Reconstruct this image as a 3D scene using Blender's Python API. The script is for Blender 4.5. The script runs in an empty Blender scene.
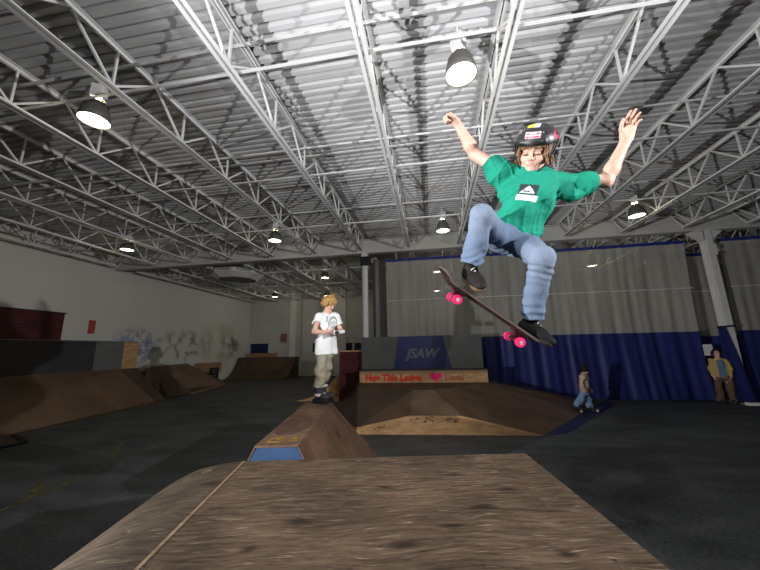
import bpy, bmesh, math, random
import numpy as np
from mathutils import Vector, Matrix, Euler
random.seed(7); RNG = np.random.default_rng(7)
SC = bpy.context.scene
COL = SC.collection
PI = math.pi
# ------------------------------------------------------------------ camera
F = 314.0
CAM = np.array([0.0, 0.0, 1.65])
def cam_axes(p, y, g):
    p, y, g = map(math.radians, (p, y, g))
    f = np.array([-math.sin(y)*math.cos(p), math.cos(y)*math.cos(p), math.sin(p)])
    r = np.array([math.cos(y), math.sin(y), 0.0]); u = np.cross(r, f)
    return r*math.cos(g)+u*math.sin(g), -r*math.sin(g)+u*math.cos(g), f
CR, CU, CF = cam_axes(11.5, 9.0, -1.15)
def ray(x, y): return (x-380)/F*CR+(285-y)/F*CU+CF
def at(x, y, t): return CAM+ray(x, y)*t
def on_z(x, y, z): d = ray(x, y); return CAM+d*(z-CAM[2])/d[2]
def on_y(x, y, Y): d = ray(x, y); return CAM+d*Y/d[1]
def on_x(x, y, X): d = ray(x, y); return CAM+d*X/d[0]
def depth(P): return float((np.array(P)-CAM)@CF)
cam_data = bpy.data.cameras.new('camera'); cam = bpy.data.objects.new('camera', cam_data); COL.objects.link(cam)
cam_data.sensor_width = 36; cam_data.lens = F/760*36; cam_data.clip_start = 0.02; cam_data.clip_end = 200
M = Matrix(((CR[0], CU[0], -CF[0], CAM[0]), (CR[1], CU[1], -CF[1], CAM[1]), (CR[2], CU[2], -CF[2], CAM[2]), (0, 0, 0, 1)))
cam.matrix_world = M
SC.camera = cam
SC.view_settings.view_transform = 'Standard'; SC.view_settings.look = 'None'; SC.view_settings.gamma = 1
SC.view_settings.use_curve_mapping = False
SC.view_settings.exposure = 0.0
# ------------------------------------------------------------------ materials
def newmat(name):
    m = bpy.data.materials.new(name); m.use_nodes = True
    nt = m.node_tree; b = nt.nodes['Principled BSDF']
    return m, nt, b
def pm(name, col, rough=.6, var=.15, scale=6.0, stretch=(1, 1, 1), metallic=0.0, bump=0.0, bscale=None, detail=6.0, spec=.3, emit=None, estr=0):
    m, nt, b = newmat(name)
    b.inputs['Roughness'].default_value = rough; b.inputs['Metallic'].default_value = metallic
    b.inputs['Specular IOR Level'].default_value = spec
    tc = nt.nodes.new('ShaderNodeTexCoord'); mp = nt.nodes.new('ShaderNodeMapping'); mp.inputs['Scale'].default_value = stretch
    nt.links.new(tc.outputs['Object'], mp.inputs['Vector'])
    nz = nt.nodes.new('ShaderNodeTexNoise'); nz.inputs['Scale'].default_value = scale; nz.inputs['Detail'].default_value = detail
    nt.links.new(mp.outputs[0], nz.inputs['Vector'])
    rp = nt.nodes.new('ShaderNodeValToRGB')
    lo = [max(0, c*(1-var)) for c in col]; hi = [min(1, c*(1+var)) for c in col]
    rp.color_ramp.elements[0].color = (*lo, 1); rp.color_ramp.elements[1].color = (*hi, 1)
    rp.color_ramp.elements[0].position = .3; rp.color_ramp.elements[1].position = .7
    nt.links.new(nz.outputs['Fac'], rp.inputs['Fac']); nt.links.new(rp.outputs['Color'], b.inputs['Base Color'])
    if bump:
        bn = nt.nodes.new('ShaderNodeBump'); bn.inputs['Strength'].default_value = bump; bn.inputs['Distance'].default_value = .02
        if bscale:
            n2 = nt.nodes.new('ShaderNodeTexNoise'); n2.inputs['Scale'].default_value = bscale; nt.links.new(mp.outputs[0], n2.inputs['Vector'])
            nt.links.new(n2.outputs['Fac'], bn.inputs['Height'])
        else: nt.links.new(nz.outputs['Fac'], bn.inputs['Height'])
        nt.links.new(bn.outputs['Normal'], b.inputs['Normal'])
    if emit:
        b.inputs['Emission Color'].default_value = (*emit, 1); b.inputs['Emission Strength'].default_value = estr
    return m
def vcol_mat(name, rough=.6, bump=0.0, bscale=40.0, spec=.3, sss=0.0, var=.12):
    m, nt, b = newmat(name)
    b.inputs['Roughness'].default_value = rough; b.inputs['Specular IOR Level'].default_value = spec
    a = nt.nodes.new('ShaderNodeAttribute'); a.attribute_name = 'col'
    nz = nt.nodes.new('ShaderNodeTexNoise'); nz.inputs['Scale'].default_value = bscale; nz.inputs['Detail'].default_value = 5
    tc = nt.nodes.new('ShaderNodeTexCoord'); nt.links.new(tc.outputs['Object'], nz.inputs['Vector'])
    mr = nt.nodes.new('ShaderNodeMapRange'); mr.inputs['To Min'].default_value = 1-var; mr.inputs['To Max'].default_value = 1+var
    nt.links.new(nz.outputs['Fac'], mr.inputs['Value'])
    mx = nt.nodes.new('ShaderNodeVectorMath'); mx.operation = 'SCALE'
    nt.links.new(a.outputs['Color'], mx.inputs[0]); nt.links.new(mr.outputs[0], mx.inputs['Scale'])
    nt.links.new(mx.outputs[0], b.inputs['Base Color'])
    if bump:
        bn = nt.nodes.new('ShaderNodeBump'); bn.inputs['Strength'].default_value = bump; bn.inputs['Distance'].default_value = .006
        nt.links.new(nz.outputs['Fac'], bn.inputs['Height']); nt.links.new(bn.outputs['Normal'], b.inputs['Normal'])
    if sss:
        b.inputs['Subsurface Weight'].default_value = sss; b.inputs['Subsurface Radius'].default_value = (.02, .006, .004); b.inputs['Subsurface Scale'].default_value = .5
    return m
MT = {}
MT['steel'] = pm('painted_steel', (.66, .66, .66), .5, .06, 3)
MT['steel_dark'] = pm('dark_steel', (.25, .25, .25), .5, .1, 3)
MT['deck'] = pm('roof_deck', (.47, .47, .48), .5, .08, 1.2, (1, 4, 1))
MT['girder'] = pm('girder_paint', (.50, .50, .49), .6, .05, 1.5)
MT['column'] = pm('column_paint', (.62, .62, .61), .55, .05, 2)
MT['black'] = pm('black_rubber', (.012, .012, .013), .6, .2, 30)
MT['blackmetal'] = pm('black_metal', (.02, .02, .022), .4, .2, 20)
MT['brown'] = pm('brown_hardboard', (.115, .068, .042), .55, .28, 2.5, (1, 1, 1), bump=.05, bscale=30)
MT['brown_light'] = pm('worn_brown_hardboard', (.135, .085, .054), .55, .25, 2.5, bump=.05, bscale=30)
MT['brown_dark'] = pm('dark_hardboard', (.07, .044, .03), .55, .28, 2.5, bump=.05, bscale=30)
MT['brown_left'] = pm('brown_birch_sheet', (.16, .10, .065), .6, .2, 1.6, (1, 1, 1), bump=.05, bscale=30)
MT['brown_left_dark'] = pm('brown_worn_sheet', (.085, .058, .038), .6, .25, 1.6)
MT['ply_edge'] = pm('plywood_edge', (.34, .21, .11), .6, .25, 8, (1, 1, 6))
MT['ply_raw'] = pm('raw_plywood', (.52, .31, .15), .65, .3, 4, (1, 1, 3), bump=.1)
MT['grey_panel'] = pm('grey_panel_paint', (.085, .088, .082), .6, .12, 3)
MT['grey_panel_light'] = pm('light_grey_panel_paint', (.14, .145, .15), .6, .1, 3)
MT['dark_panel'] = pm('charcoal_panel_paint', (.045, .045, .05), .6, .12, 3)
MT['blue_paint'] = pm('blue_paint', (.014, .02, .09), .5, .2, 5)
MT['blue_end'] = pm('bright_blue_paint', (.026, .06, .13), .5, .15, 5)
MT['maroon'] = pm('maroon_paint', (.085, .017, .024), .55, .2, 3)
MT['letter_grey'] = pm('grey_letter_paint', (.11, .11, .14), .6, .2, 20)
MT['red_ink'] = pm('red_marker', (.62, .06, .02), .6, .2, 30)
MT['pink_ink'] = pm('pink_paint', (.85, .01, .14), .6, .1, 30)
MT['white'] = pm('white_paint', (.75, .75, .74), .5, .05, 8)
MT['paper'] = pm('white_paper', (.7, .7, .68), .8, .15, 14)
MT['vinyl'] = pm('blue_vinyl', (.016, .024, .13), .5, .3, 1.5, (3, 3, .4), spec=.3)
MT['vinyl_hem'] = pm('blue_hem_vinyl', (.02, .03, .2), .5, .2, 5)
MT['rope'] = pm('white_seam', (.62, .60, .52), .7, .1, 20)
MT['pink_wheel'] = pm('pink_urethane', (.62, .02, .12), .35, .08, 30)
MT['wheel_core'] = pm('wheel_bearing', (.35, .3, .3), .4, .1, 30)
MT['truck'] = pm('dark_red_truck', (.045, .007, .012), .4, .2, 20)
MT['board'] = pm('dark_maple_deck', (.017, .011, .010), .5, .3, 12)
MT['board_edge'] = pm('maple_ply_edge', (.075, .052, .04), .6, .2, 60)
MT['grip'] = pm('black_grip', (.015, .015, .015), .95, .2, 120)
MT['galv'] = pm('galvanised_steel', (.68, .68, .67), .45, .12, 5)
MT['lampshell'] = pm('bronze_lamp_shell', (.10, .095, .088), .5, .1, 5)
MT['orange'] = pm('yellow_sign', (.55, .5, .1), .5)
def emission(name, col, s):
    m, nt, b = newmat(name)
    b.inputs['Base Color'].default_value = (.8, .8, .75, 1); b.inputs['Emission Color'].default_value = (*col, 1); b.inputs['Emission Strength'].default_value = s
    nz = nt.nodes.new('ShaderNodeTexNoise'); nz.inputs['Scale'].default_value = 9
    return m
MT['lamp_on'] = emission('lamp_lens', (1.0, .93, .74), 4.0)
MT['lamp_dim'] = emission('far_lamp_lens', (1.0, .88, .60), 1.3)
# curtain mesh: half see-through woven screen
def screen_mat():
    m, nt, b = newmat('grey_mesh_screen')
    out = nt.nodes['Material Output']
    tr = nt.nodes.new('ShaderNodeBsdfTransparent'); mx = nt.nodes.new('ShaderNodeMixShader'); mx.inputs['Fac'].default_value = .68
    tc = nt.nodes.new('ShaderNodeTexCoord'); mp = nt.nodes.new('ShaderNodeMapping'); mp.inputs['Scale'].default_value = (2.2, 1, .15)
    nz = nt.nodes.new('ShaderNodeTexNoise'); nz.inputs['Scale'].default_value = 3; nz.inputs['Detail'].default_value = 6
    nt.links.new(tc.outputs['Object'], mp.inputs[0]); nt.links.new(mp.outputs[0], nz.inputs['Vector'])
    rp = nt.nodes.new('ShaderNodeValToRGB'); rp.color_ramp.elements[0].color = (.32, .315, .285, 1); rp.color_ramp.elements[1].color = (.48, .47, .43, 1)
    rp.color_ramp.elements[0].position = .3; rp.color_ramp.elements[1].position = .7
    nt.links.new(nz.outputs['Fac'], rp.inputs['Fac']); nt.links.new(rp.outputs[0], b.inputs['Base Color']); b.inputs['Roughness'].default_value = .8
    nt.links.new(tr.outputs[0], mx.inputs[1]); nt.links.new(b.outputs[0], mx.inputs[2]); nt.links.new(mx.outputs[0], out.inputs['Surface'])
    return m
MT['screen'] = screen_mat()
def floor_mat():
    m, nt, b = newmat('asphalt_floor')
    tc = nt.nodes.new('ShaderNodeTexCoord')
    n1 = nt.nodes.new('ShaderNodeTexNoise'); n1.inputs['Scale'].default_value = .75; n1.inputs['Detail'].default_value = 8; n1.inputs['Roughness'].default_value = .65
    mp = nt.nodes.new('ShaderNodeMapping'); mp.inputs['Scale'].default_value = (1, 2.4, 1); nt.links.new(tc.outputs['Object'], mp.inputs[0])
    nt.links.new(mp.outputs[0], n1.inputs['Vector'])
    n2 = nt.nodes.new('ShaderNodeTexNoise'); n2.inputs['Scale'].default_value = 26; n2.inputs['Detail'].default_value = 6; nt.links.new(mp.outputs[0], n2.inputs['Vector'])
    ad = nt.nodes.new('ShaderNodeMath'); ad.operation = 'MULTIPLY_ADD'; ad.inputs[1].default_value = .5
    nt.links.new(n2.outputs['Fac'], ad.inputs[0]); 
    sc = nt.nodes.new('ShaderNodeMath'); sc.operation = 'MULTIPLY'; sc.inputs[1].default_value = .6; nt.links.new(n1.outputs['Fac'], sc.inputs[0]); nt.links.new(sc.outputs[0], ad.inputs[2])
    rp = nt.nodes.new('ShaderNodeValToRGB'); rp.color_ramp.elements[0].color = (.016, .019, .020, 1); rp.color_ramp.elements[1].color = (.115, .125, .128, 1)
    rp.color_ramp.elements[0].position = .4; rp.color_ramp.elements[1].position = .72
    nt.links.new(ad.outputs[0], rp.inputs['Fac']); nt.links.new(rp.outputs[0], b.inputs['Base Color'])
    b.inputs['Roughness'].default_value = .6; b.inputs['Specular IOR Level'].default_value = .25
    bn = nt.nodes.new('ShaderNodeBump'); bn.inputs['Strength'].default_value = .15; bn.inputs['Distance'].default_value = .01
    nt.links.new(n2.outputs['Fac'], bn.inputs['Height']); nt.links.new(bn.outputs[0], b.inputs['Normal'])
    return m
MT['floor'] = floor_mat()
MT['yellow_line'] = pm('worn_yellow_floor_paint', (.105, .09, .03), .7, .7, 9)
def platform_mat(name, dark, lite, scr, rot=0.0, knots=()):
    m, nt, b = newmat(name)
    L = nt.links.new; N = nt.nodes.new
    tc = N('ShaderNodeTexCoord')
    vo = N('ShaderNodeTexVoronoi'); vo.inputs['Scale'].default_value = 3.1
    mk = N('ShaderNodeMapping'); mk.inputs['Scale'].default_value = (.75, 1.35, 1); L(tc.outputs['Object'], mk.inputs[0]); L(mk.outputs[0], vo.inputs['Vector'])
    kn = N('ShaderNodeMapRange'); kn.inputs['From Min'].default_value = .05; kn.inputs['From Max'].default_value = .22; kn.inputs['To Min'].default_value = 1; kn.inputs['To Max'].default_value = 0
    L(vo.outputs['Distance'], kn.inputs['Value'])
    mp = N('ShaderNodeMapping'); mp.inputs['Scale'].default_value = (2.6, 24, 4); mp.inputs['Rotation'].default_value = (0, 0, rot)
    wv = N('ShaderNodeTexNoise'); wv.inputs['Scale'].default_value = 1.6; L(tc.outputs['Object'], wv.inputs['Vector'])
    ad = N('ShaderNodeVectorMath'); ad.operation = 'MULTIPLY_ADD'; ad.inputs[1].default_value = (.0, .16, 0); L(wv.outputs['Color'], ad.inputs[0]); L(tc.outputs['Object'], ad.inputs[2])
    ak = N('ShaderNodeVectorMath'); ak.operation = 'MULTIPLY_ADD'; ak.inputs[1].default_value = (0, .06, 0); L(kn.outputs[0], ak.inputs[0]); L(ad.outputs[0], ak.inputs[2])
    L(ak.outputs[0], mp.inputs[0])
    n1 = N('ShaderNodeTexNoise'); n1.inputs['Scale'].default_value = 1.7; n1.inputs['Detail'].default_value = 14; n1.inputs['Roughness'].default_value = .80; L(mp.outputs[0], n1.inputs['Vector'])
    rp = N('ShaderNodeValToRGB'); rp.color_ramp.elements[0].color = (*dark, 1); rp.color_ramp.elements[1].color = (*lite, 1); rp.color_ramp.elements[0].position = .36; rp.color_ramp.elements[1].position = .66
    L(n1.outputs['Fac'], rp.inputs['Fac'])
    mp2 = N('ShaderNodeMapping'); mp2.inputs['Scale'].default_value = (3.2, 46, 3); mp2.inputs['Rotation'].default_value = (0, 0, rot+.04); L(ak.outputs[0], mp2.inputs[0])
    n2 = N('ShaderNodeTexNoise'); n2.inputs['Scale'].default_value = 2.4; n2.inputs['Detail'].default_value = 5; L(mp2.outputs[0], n2.inputs['Vector'])
    s2 = N('ShaderNodeMapRange'); s2.inputs['From Min'].default_value = .60; s2.inputs['From Max'].default_value = .74; L(n2.outputs['Fac'], s2.inputs['Value'])
    mx = N('ShaderNodeMix'); mx.data_type = 'RGBA'; L(s2.outputs[0], mx.inputs['Factor']); L(rp.outputs[0], mx.inputs['A']); mx.inputs['B'].default_value = (*scr, 1)
    # large weathered stains and sparse knots
    n3 = N('ShaderNodeTexNoise'); n3.inputs['Scale'].default_value = 2.2; n3.inputs['Detail'].default_value = 5; L(tc.outputs['Object'], n3.inputs['Vector'])
    s3 = N('ShaderNodeMapRange'); s3.inputs['From Min'].default_value = .35; s3.inputs['From Max'].default_value = .7; s3.inputs['To Min'].default_value = .62; s3.inputs['To Max'].default_value = 1.12; L(n3.outputs['Fac'], s3.inputs['Value'])
    vm = N('ShaderNodeVectorMath'); vm.operation = 'SCALE'; L(mx.outputs['Result'], vm.inputs[0]); L(s3.outputs[0], vm.inputs['Scale'])
    cs = N('ShaderNodeSeparateColor'); L(vo.outputs['Color'], cs.inputs[0])
    gt = N('ShaderNodeMath'); gt.operation = 'GREATER_THAN'; gt.inputs[1].default_value = .42; L(cs.outputs['Red'], gt.inputs[0])
    km = N('ShaderNodeMath'); km.operation = 'MULTIPLY'; L(gt.outputs[0], km.inputs[0]); L(kn.outputs[0], km.inputs[1])
    k2 = N('ShaderNodeMath'); k2.operation = 'MULTIPLY'; k2.inputs[1].default_value = .85; L(km.outputs[0], k2.inputs[0])
    m2 = N('ShaderNodeMix'); m2.data_type = 'RGBA'; L(k2.outputs[0], m2.inputs['Factor']); L(vm.outputs[0], m2.inputs['A']); m2.inputs['B'].default_value = (.016, .009, .006, 1)
    cur = m2.outputs['Result']
    for (kx, ky, rx, ry) in knots:      # knots in the veneer, each with a soft ragged edge
        mk2 = N('ShaderNodeMapping'); mk2.inputs['Location'].default_value = (-kx/rx, -ky/ry, 0); mk2.inputs['Scale'].default_value = (1/rx, 1/ry, 0); L(ak.outputs[0], mk2.inputs[0])
        ln = N('ShaderNodeVectorMath'); ln.operation = 'LENGTH'; L(mk2.outputs[0], ln.inputs[0])
        sm = N('ShaderNodeMath'); sm.operation = 'MULTIPLY_ADD'; sm.inputs[1].default_value = 1.1; L(n1.outputs['Fac'], sm.inputs[0]); L(ln.outputs['Value'], sm.inputs[2])
        kf = N('ShaderNodeMapRange'); kf.inputs['From Min'].default_value = .8; kf.inputs['From Max'].default_value = 1.6; kf.inputs['To Min'].default_value = .82; kf.inputs['To Max'].default_value = 0; L(sm.outputs[0], kf.inputs['Value'])
        km2 = N('ShaderNodeMix'); km2.data_type = 'RGBA'; L(kf.outputs[0], km2.inputs['Factor']); L(cur, km2.inputs['A']); km2.inputs['B'].default_value = (.014, .008, .005, 1); cur = km2.outputs['Result']
    L(cur, b.inputs['Base Color'])
    b.inputs['Roughness'].default_value = .75; b.inputs['Specular IOR Level'].default_value = .2
    bn = N('ShaderNodeBump'); bn.inputs['Strength'].default_value = .5; bn.inputs['Distance'].default_value = .006; L(n1.outputs['Fac'], bn.inputs['Height']); L(bn.outputs[0], b.inputs['Normal'])
    return m
KNOTS = []
for (u_, v_, rx_, ry_) in ((453, 474, .09, .04), (508, 489, .08, .035), (484, 509, .10, .045), (455, 529, .06, .03), (567, 553, .05, .035), (300, 520, .09, .04), (385, 488, .06, .025), (250, 548, .05, .03), (405, 545, .10, .03)):
    q_ = on_z(u_, v_, .85); c_, s_ = math.cos(math.radians(10.5)), math.sin(math.radians(10.5)); KNOTS.append((q_[0]*c_+q_[1]*s_, -q_[0]*s_+q_[1]*c_+.08, rx_, ry_))
MT['platform'] = platform_mat('weathered_plywood', (.028, .017, .011), (.175, .118, .076), (.34, .27, .19), 0, KNOTS)
MT['bank'] = platform_mat('weathered_plywood_bank', (.022, .014, .009), (.115, .083, .057), (.26, .205, .14), 1.2)
MT['wedge_top'] = platform_mat('worn_ledge_plywood', (.11, .06, .038), (.25, .155, .10), (.34, .25, .17), 1.5)
MT['wedge_side'] = platform_mat('scuffed_brown_sheet', (.075, .042, .027), (.16, .092, .058), (.2, .13, .09), 1.3)
def wall_mat():
    m, nt, b = newmat('painted_block_wall')
    L = nt.links.new; N = nt.nodes.new
    tc = N('ShaderNodeTexCoord'); geo = tc.outputs['Object']
    n = N('ShaderNodeTexNoise'); n.inputs['Scale'].default_value = .5; n.inputs['Detail'].default_value = 8; L(geo, n.inputs['Vector'])
    rp = N('ShaderNodeValToRGB'); rp.color_ramp.elements[0].color = (.60, .60, .56, 1); rp.color_ramp.elements[1].color = (.70, .70, .66, 1); L(n.outputs['Fac'], rp.inputs['Fac'])
    cur = rp.outputs[0]
    def blot(cy, cz, ry, rz, col, amt, sc, lo, cur):
        mp = N('ShaderNodeMapping'); mp.inputs['Location'].default_value = (0, -cy/ry, -cz/rz); mp.inputs['Scale'].default_value = (0, 1/ry, 1/rz); L(geo, mp.inputs[0])
        ln = N('ShaderNodeVectorMath'); ln.operation = 'LENGTH'; L(mp.outputs[0], ln.inputs[0])
        f = N('ShaderNodeMapRange'); f.inputs['From Min'].default_value = .4; f.inputs['From Max'].default_value = 1; f.inputs['To Min'].default_value = amt; f.inputs['To Max'].default_value = 0; L(ln.outputs['Value'], f.inputs['Value'])
        nn = N('ShaderNodeTexNoise'); nn.inputs['Scale'].default_value = sc; nn.inputs['Detail'].default_value = 7; L(geo, nn.inputs['Vector'])
        g = N('ShaderNodeMapRange'); g.inputs['From Min'].default_value = lo; g.inputs['From Max'].default_value = lo+.15; L(nn.outputs['Fac'], g.inputs['Value'])
        mu = N('ShaderNodeMath'); mu.operation = 'MULTIPLY'; L(f.outputs[0], mu.inputs[0]); L(g.outputs[0], mu.inputs[1])
        mx = N('ShaderNodeMix'); mx.data_type = 'RGBA'; L(mu.outputs[0], mx.inputs['Factor']); L(cur, mx.inputs['A']); mx.inputs['B'].default_value = (*col, 1)
        return mx.outputs['Result']
    cur = blot(12.0, 1.9, 1.5, 1.0, (.12, .18, .42), .8, 3.5, .42, cur)
    cur = blot(14.6, 2.0, 2.4, 1.0, (.10, .085, .06), .75, 2.6, .47, cur)
    cur = blot(17.5, 2.1, 2.2, 1.6, (.42, .36, .20), .6, 1.2, .40, cur)
    cur = blot(18.6, 2.0, 1.2, .9, (.10, .085, .06), .8, 2.2, .46, cur)
    cur = blot(11.8, 2.62, .8, .08, (.6, .08, .06), .8, 8, .48, cur)
    L(cur, b.inputs['Base Color']); b.inputs['Roughness'].default_value = .7
    return m
MT['wall'] = wall_mat()
MT['wall_far'] = pm('far_wall_paint', (.5, .5, .48), .7, .12, .5)
MT['pilaster'] = pm('pilaster_paint', (.66, .66, .63), .7, .08, .8)
# ------------------------------------------------------------------ mesh helpers
class MB:
    def __init__(s): s.v = []; s.f = []; s.m = []
    def poly(s, pts, mi=0):
        b = len(s.v); s.v += [tuple(map(float, p)) for p in pts]; s.f.append(list(range(b, b+len(pts)))); s.m.append(mi)
    def hexa(s, p, mi=0):   # 8 pts: bottom ring 0-3, top ring 4-7
        b = len(s.v); s.v += [tuple(map(float, q)) for q in p]
        for f in ((3, 2, 1, 0), (4, 5, 6, 7), (0, 1, 5, 4), (1, 2, 6, 5), (2, 3, 7, 6), (3, 0, 4, 7)):
            s.f.append([b+i for i in f]); s.m.append(mi)
        return s
    def box(s, lo, hi, mi=0):
        x0, y0, z0 = lo; x1, y1, z1 = hi
        return s.hexa([(x0, y0, z0), (x1, y0, z0), (x1, y1, z0), (x0, y1, z0), (x0, y0, z1), (x1, y0, z1), (x1, y1, z1), (x0, y1, z1)], mi)
    def bar(s, a, b, w, h, up=(0, 0, 1), mi=0):
        a = np.array(a, float); b = np.array(b, float); d = b-a; d /= np.linalg.norm(d)
        x = np.cross(d, up); n = np.linalg.norm(x)
        if n < 1e-6: x = np.cross(d, (1, 0, 0)); n = np.linalg.norm(x)
        x /= n; y = np.cross(x, d); x = x*w/2; y = y*h/2
        return s.hexa([a-x-y, a+x-y, b+x-y, b-x-y, a-x+y, a+x+y, b+x+y, b-x+y], mi)
    def tube(s, pts, rad, n=8, cap=True, mi=0):
        pts = [np.array(p, float) for p in pts]; base = len(s.v)
        rads = rad if isinstance(rad, (list, tuple)) else [rad]*len(pts)
        prev = None
        for i, p in enumerate(pts):
            d = pts[min(i+1, len(pts)-1)]-pts[max(i-1, 0)]; d /= np.linalg.norm(d)
            ref = prev if prev is not None else (np.array([0, 0, 1.]) if abs(d[2]) < .9 else np.array([1., 0, 0]))
            x = np.cross(d, ref); 
            if np.linalg.norm(x) < 1e-5: x = np.cross(d, (0.3, .9, .2))
            x /= np.linalg.norm(x); y = np.cross(x, d); prev = y
            for k in range(n):
                a = 2*PI*k/n; s.v.append(tuple(p+rads[i]*(math.cos(a)*x+math.sin(a)*y)))
        for i in range(len(pts)-1):
            for k in range(n):
                s.f.append([base+i*n+k, base+i*n+(k+1) % n, base+(i+1)*n+(k+1) % n, base+(i+1)*n+k]); s.m.append(mi)
        if cap:
            s.f.append([base+k for k in range(n)][::-1]); s.m.append(mi)
            s.f.append([base+(len(pts)-1)*n+k for k in range(n)]); s.m.append(mi)
        return s
    def lathe(s, prof, c=(0, 0, 0), n=24, mi=0):
        base = len(s.v)
        for r, z in prof:
            for k in range(n):
                a = 2*PI*k/n; s.v.append((c[0]+r*math.cos(a), c[1]+r*math.sin(a), c[2]+z))
        for i in range(len(prof)-1):
            for k in range(n):
                s.f.append([base+i*n+k, base+i*n+(k+1) % n, base+(i+1)*n+(k+1) % n, base+(i+1)*n+k]); s.m.append(mi)
        return s
    def grid(s, P, mi=0):   # P[i][j] points
        base = len(s.v); ni = len(P); nj = len(P[0])
        for r in P:
            for p in r: s.v.append(tuple(map(float, p)))
        for i in range(ni-1):
            for j in range(nj-1):
                s.f.append([base+i*nj+j, base+i*nj+j+1, base+(i+1)*nj+j+1, base+(i+1)*nj+j]); s.m.append(mi)
        return s
    def build(s, name, mats, parent=None, smooth=False, loc=None, bevel=0):
        me = bpy.data.meshes.new(name); me.from_pydata(s.v, [], s.f)
        mats = mats if isinstance(mats, (list, tuple)) else [mats]
        for m in mats: me.materials.append(m)
        me.polygons.foreach_set('material_index', s.m)
        bm = bmesh.new(); bm.from_mesh(me); bmesh.ops.recalc_face_normals(bm, faces=bm.faces)
        if bevel: bmesh.ops.bevel(bm, geom=[e for e in bm.edges if e.is_manifold and e.calc_face_angle(0) > .5], offset=bevel, segments=2, affect='EDGES', profile=.5)
        bm.to_mesh(me); bm.free()
        if smooth: me.polygons.foreach_set('use_smooth', [True]*len(me.polygons))
        me.update()
        o = bpy.data.objects.new(name, me); COL.objects.link(o)
        if parent: o.parent = parent
        if loc is not None: o.location = loc
        return o
def tag(o, label=None, cat=None, group=None, kind=None):
    if label: o['label'] = label
    if cat: o['category'] = cat
    if group: o['group'] = group
    if kind: o['kind'] = kind
    return o
def empty(name, loc=(0, 0, 0), label=None, cat=None, group=None):
    o = bpy.data.objects.new(name, None); COL.objects.link(o); o.location = tuple(loc); o.empty_display_size = .1
    return tag(o, label, cat, group)
def struct(o): o['kind'] = 'structure'; return o
def solid(pts, n, th):   # slab from polygon pts with thickness th along -n
    n = np.array(n, float)/np.linalg.norm(n); mb = MB(); k = len(pts)
    top = [np.array(p, float) for p in pts]; bot = [p-n*th for p in top]
    mb.poly(top); mb.poly(bot[::-1])
    for i in range(k): mb.poly([top[i], bot[i], bot[(i+1) % k], top[(i+1) % k]])
    return mb
def weld(o):
    bm = bmesh.new(); bm.from_mesh(o.data); bmesh.ops.remove_doubles(bm, verts=bm.verts, dist=1e-4); bmesh.ops.recalc_face_normals(bm, faces=bm.faces); bm.to_mesh(o.data); bm.free(); return o
def text_mesh(name, txt, size, mat, parent, origin, xdir, ydir, shear=0.0, extr=.003, bold=0.0, spacing=1.0):
    cu = bpy.data.curves.new(name, 'FONT'); cu.body = txt; cu.size = size; cu.shear = shear; cu.extrude = extr; cu.offset = bold; cu.space_character = spacing
    to = bpy.data.objects.new(name+'_src', cu); COL.objects.link(to)
    dg = bpy.context.evaluated_depsgraph_get(); me = bpy.data.meshes.new_from_object(to.evaluated_get(dg)); bpy.data.objects.remove(to)
    me.name = name; me.materials.clear(); me.materials.append(mat)
    x = np.array(xdir, float); x /= np.linalg.norm(x); y = np.array(ydir, float); y /= np.linalg.norm(y); z = np.cross(x, y)
    me.transform(Matrix(((x[0], y[0], z[0], origin[0]), (x[1], y[1], z[1], origin[1]), (x[2], y[2], z[2], origin[2]), (0, 0, 0, 1))))
    o = bpy.data.objects.new(name, me); COL.objects.link(o); o.parent = parent
    return o
ORD = ['zeroth', 'first', 'second', 'third', 'fourth', 'fifth', 'sixth', 'seventh', 'eighth', 'ninth', 'tenth', 'eleventh', 'twelfth']
# ------------------------------------------------------------------ room
XL, XR, YN, YF, ZD = -12.6, 17.0, -6.0, 20.5, 5.6
YG = 10.56; ZB = 4.98
fl = MB(); fl.box((XL-.3, YN, -.2), (XR, YF+.3, 0))
def line_strip(mb, a, b, w):
    a = np.array(a); b = np.array(b); d = b-a; d /= np.linalg.norm(d); n = np.array([-d[1], d[0], 0])*w/2
    mb.poly([a-n+[0, 0, .002], a+n+[0, 0, .002], b+n+[0, 0, .002], b-n+[0, 0, .002]], 1)
for a, b, w in (((0, 511), (190, 432), .07), ((60, 455), (134, 431), .06), ((112, 458), (124, 441), .08), ((30, 497), (42, 482), .09), ((200, 428), (262, 402), .06)):
    line_strip(fl, on_z(*a, 0), on_z(*b, 0), w)
struct(fl.build('floor', [MT['floor'], MT['yellow_line']]))
# corrugated roof deck
dk = MB(); P = []
y = -3.0
while y < YF+.1:
    for dy, dz in ((0, 0), (.064, 0), (.084, .046), (.112, .046)): P.append((y+dy, ZD+dz))
    y += .132
dk.grid([[(XL-.2, a, b) for a, b in P], [(XR, a, b) for a, b in P]])
struct(dk.build('ceiling', MT['deck']))
w = MB(); w.box((XL-.25, YN, 0), (XL, YF+.3, ZD+.04)); struct(w.build('wall_left', MT['wall']))
w = MB(); w.box((XL, YF, 0), (XR, YF+.25, ZD+.04)); struct(w.build('wall_far', MT['wall_far']))
w = MB(); w.box((XR, YN, 0), (XR+.25, YF+.3, ZD+.04)); struct(w.build('wall_right', MT['wall_far']))
for i, (xa, xb) in enumerate(((-9.55, -8.75), (-6.4, -5.6), (-2.4, -1.6))):
    w = MB(); w.box((xa, YF-.12, 0), (xb, YF, ZD)); o = w.build('trim_%d' % (i+1), MT['pilaster']); struct(o)
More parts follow.
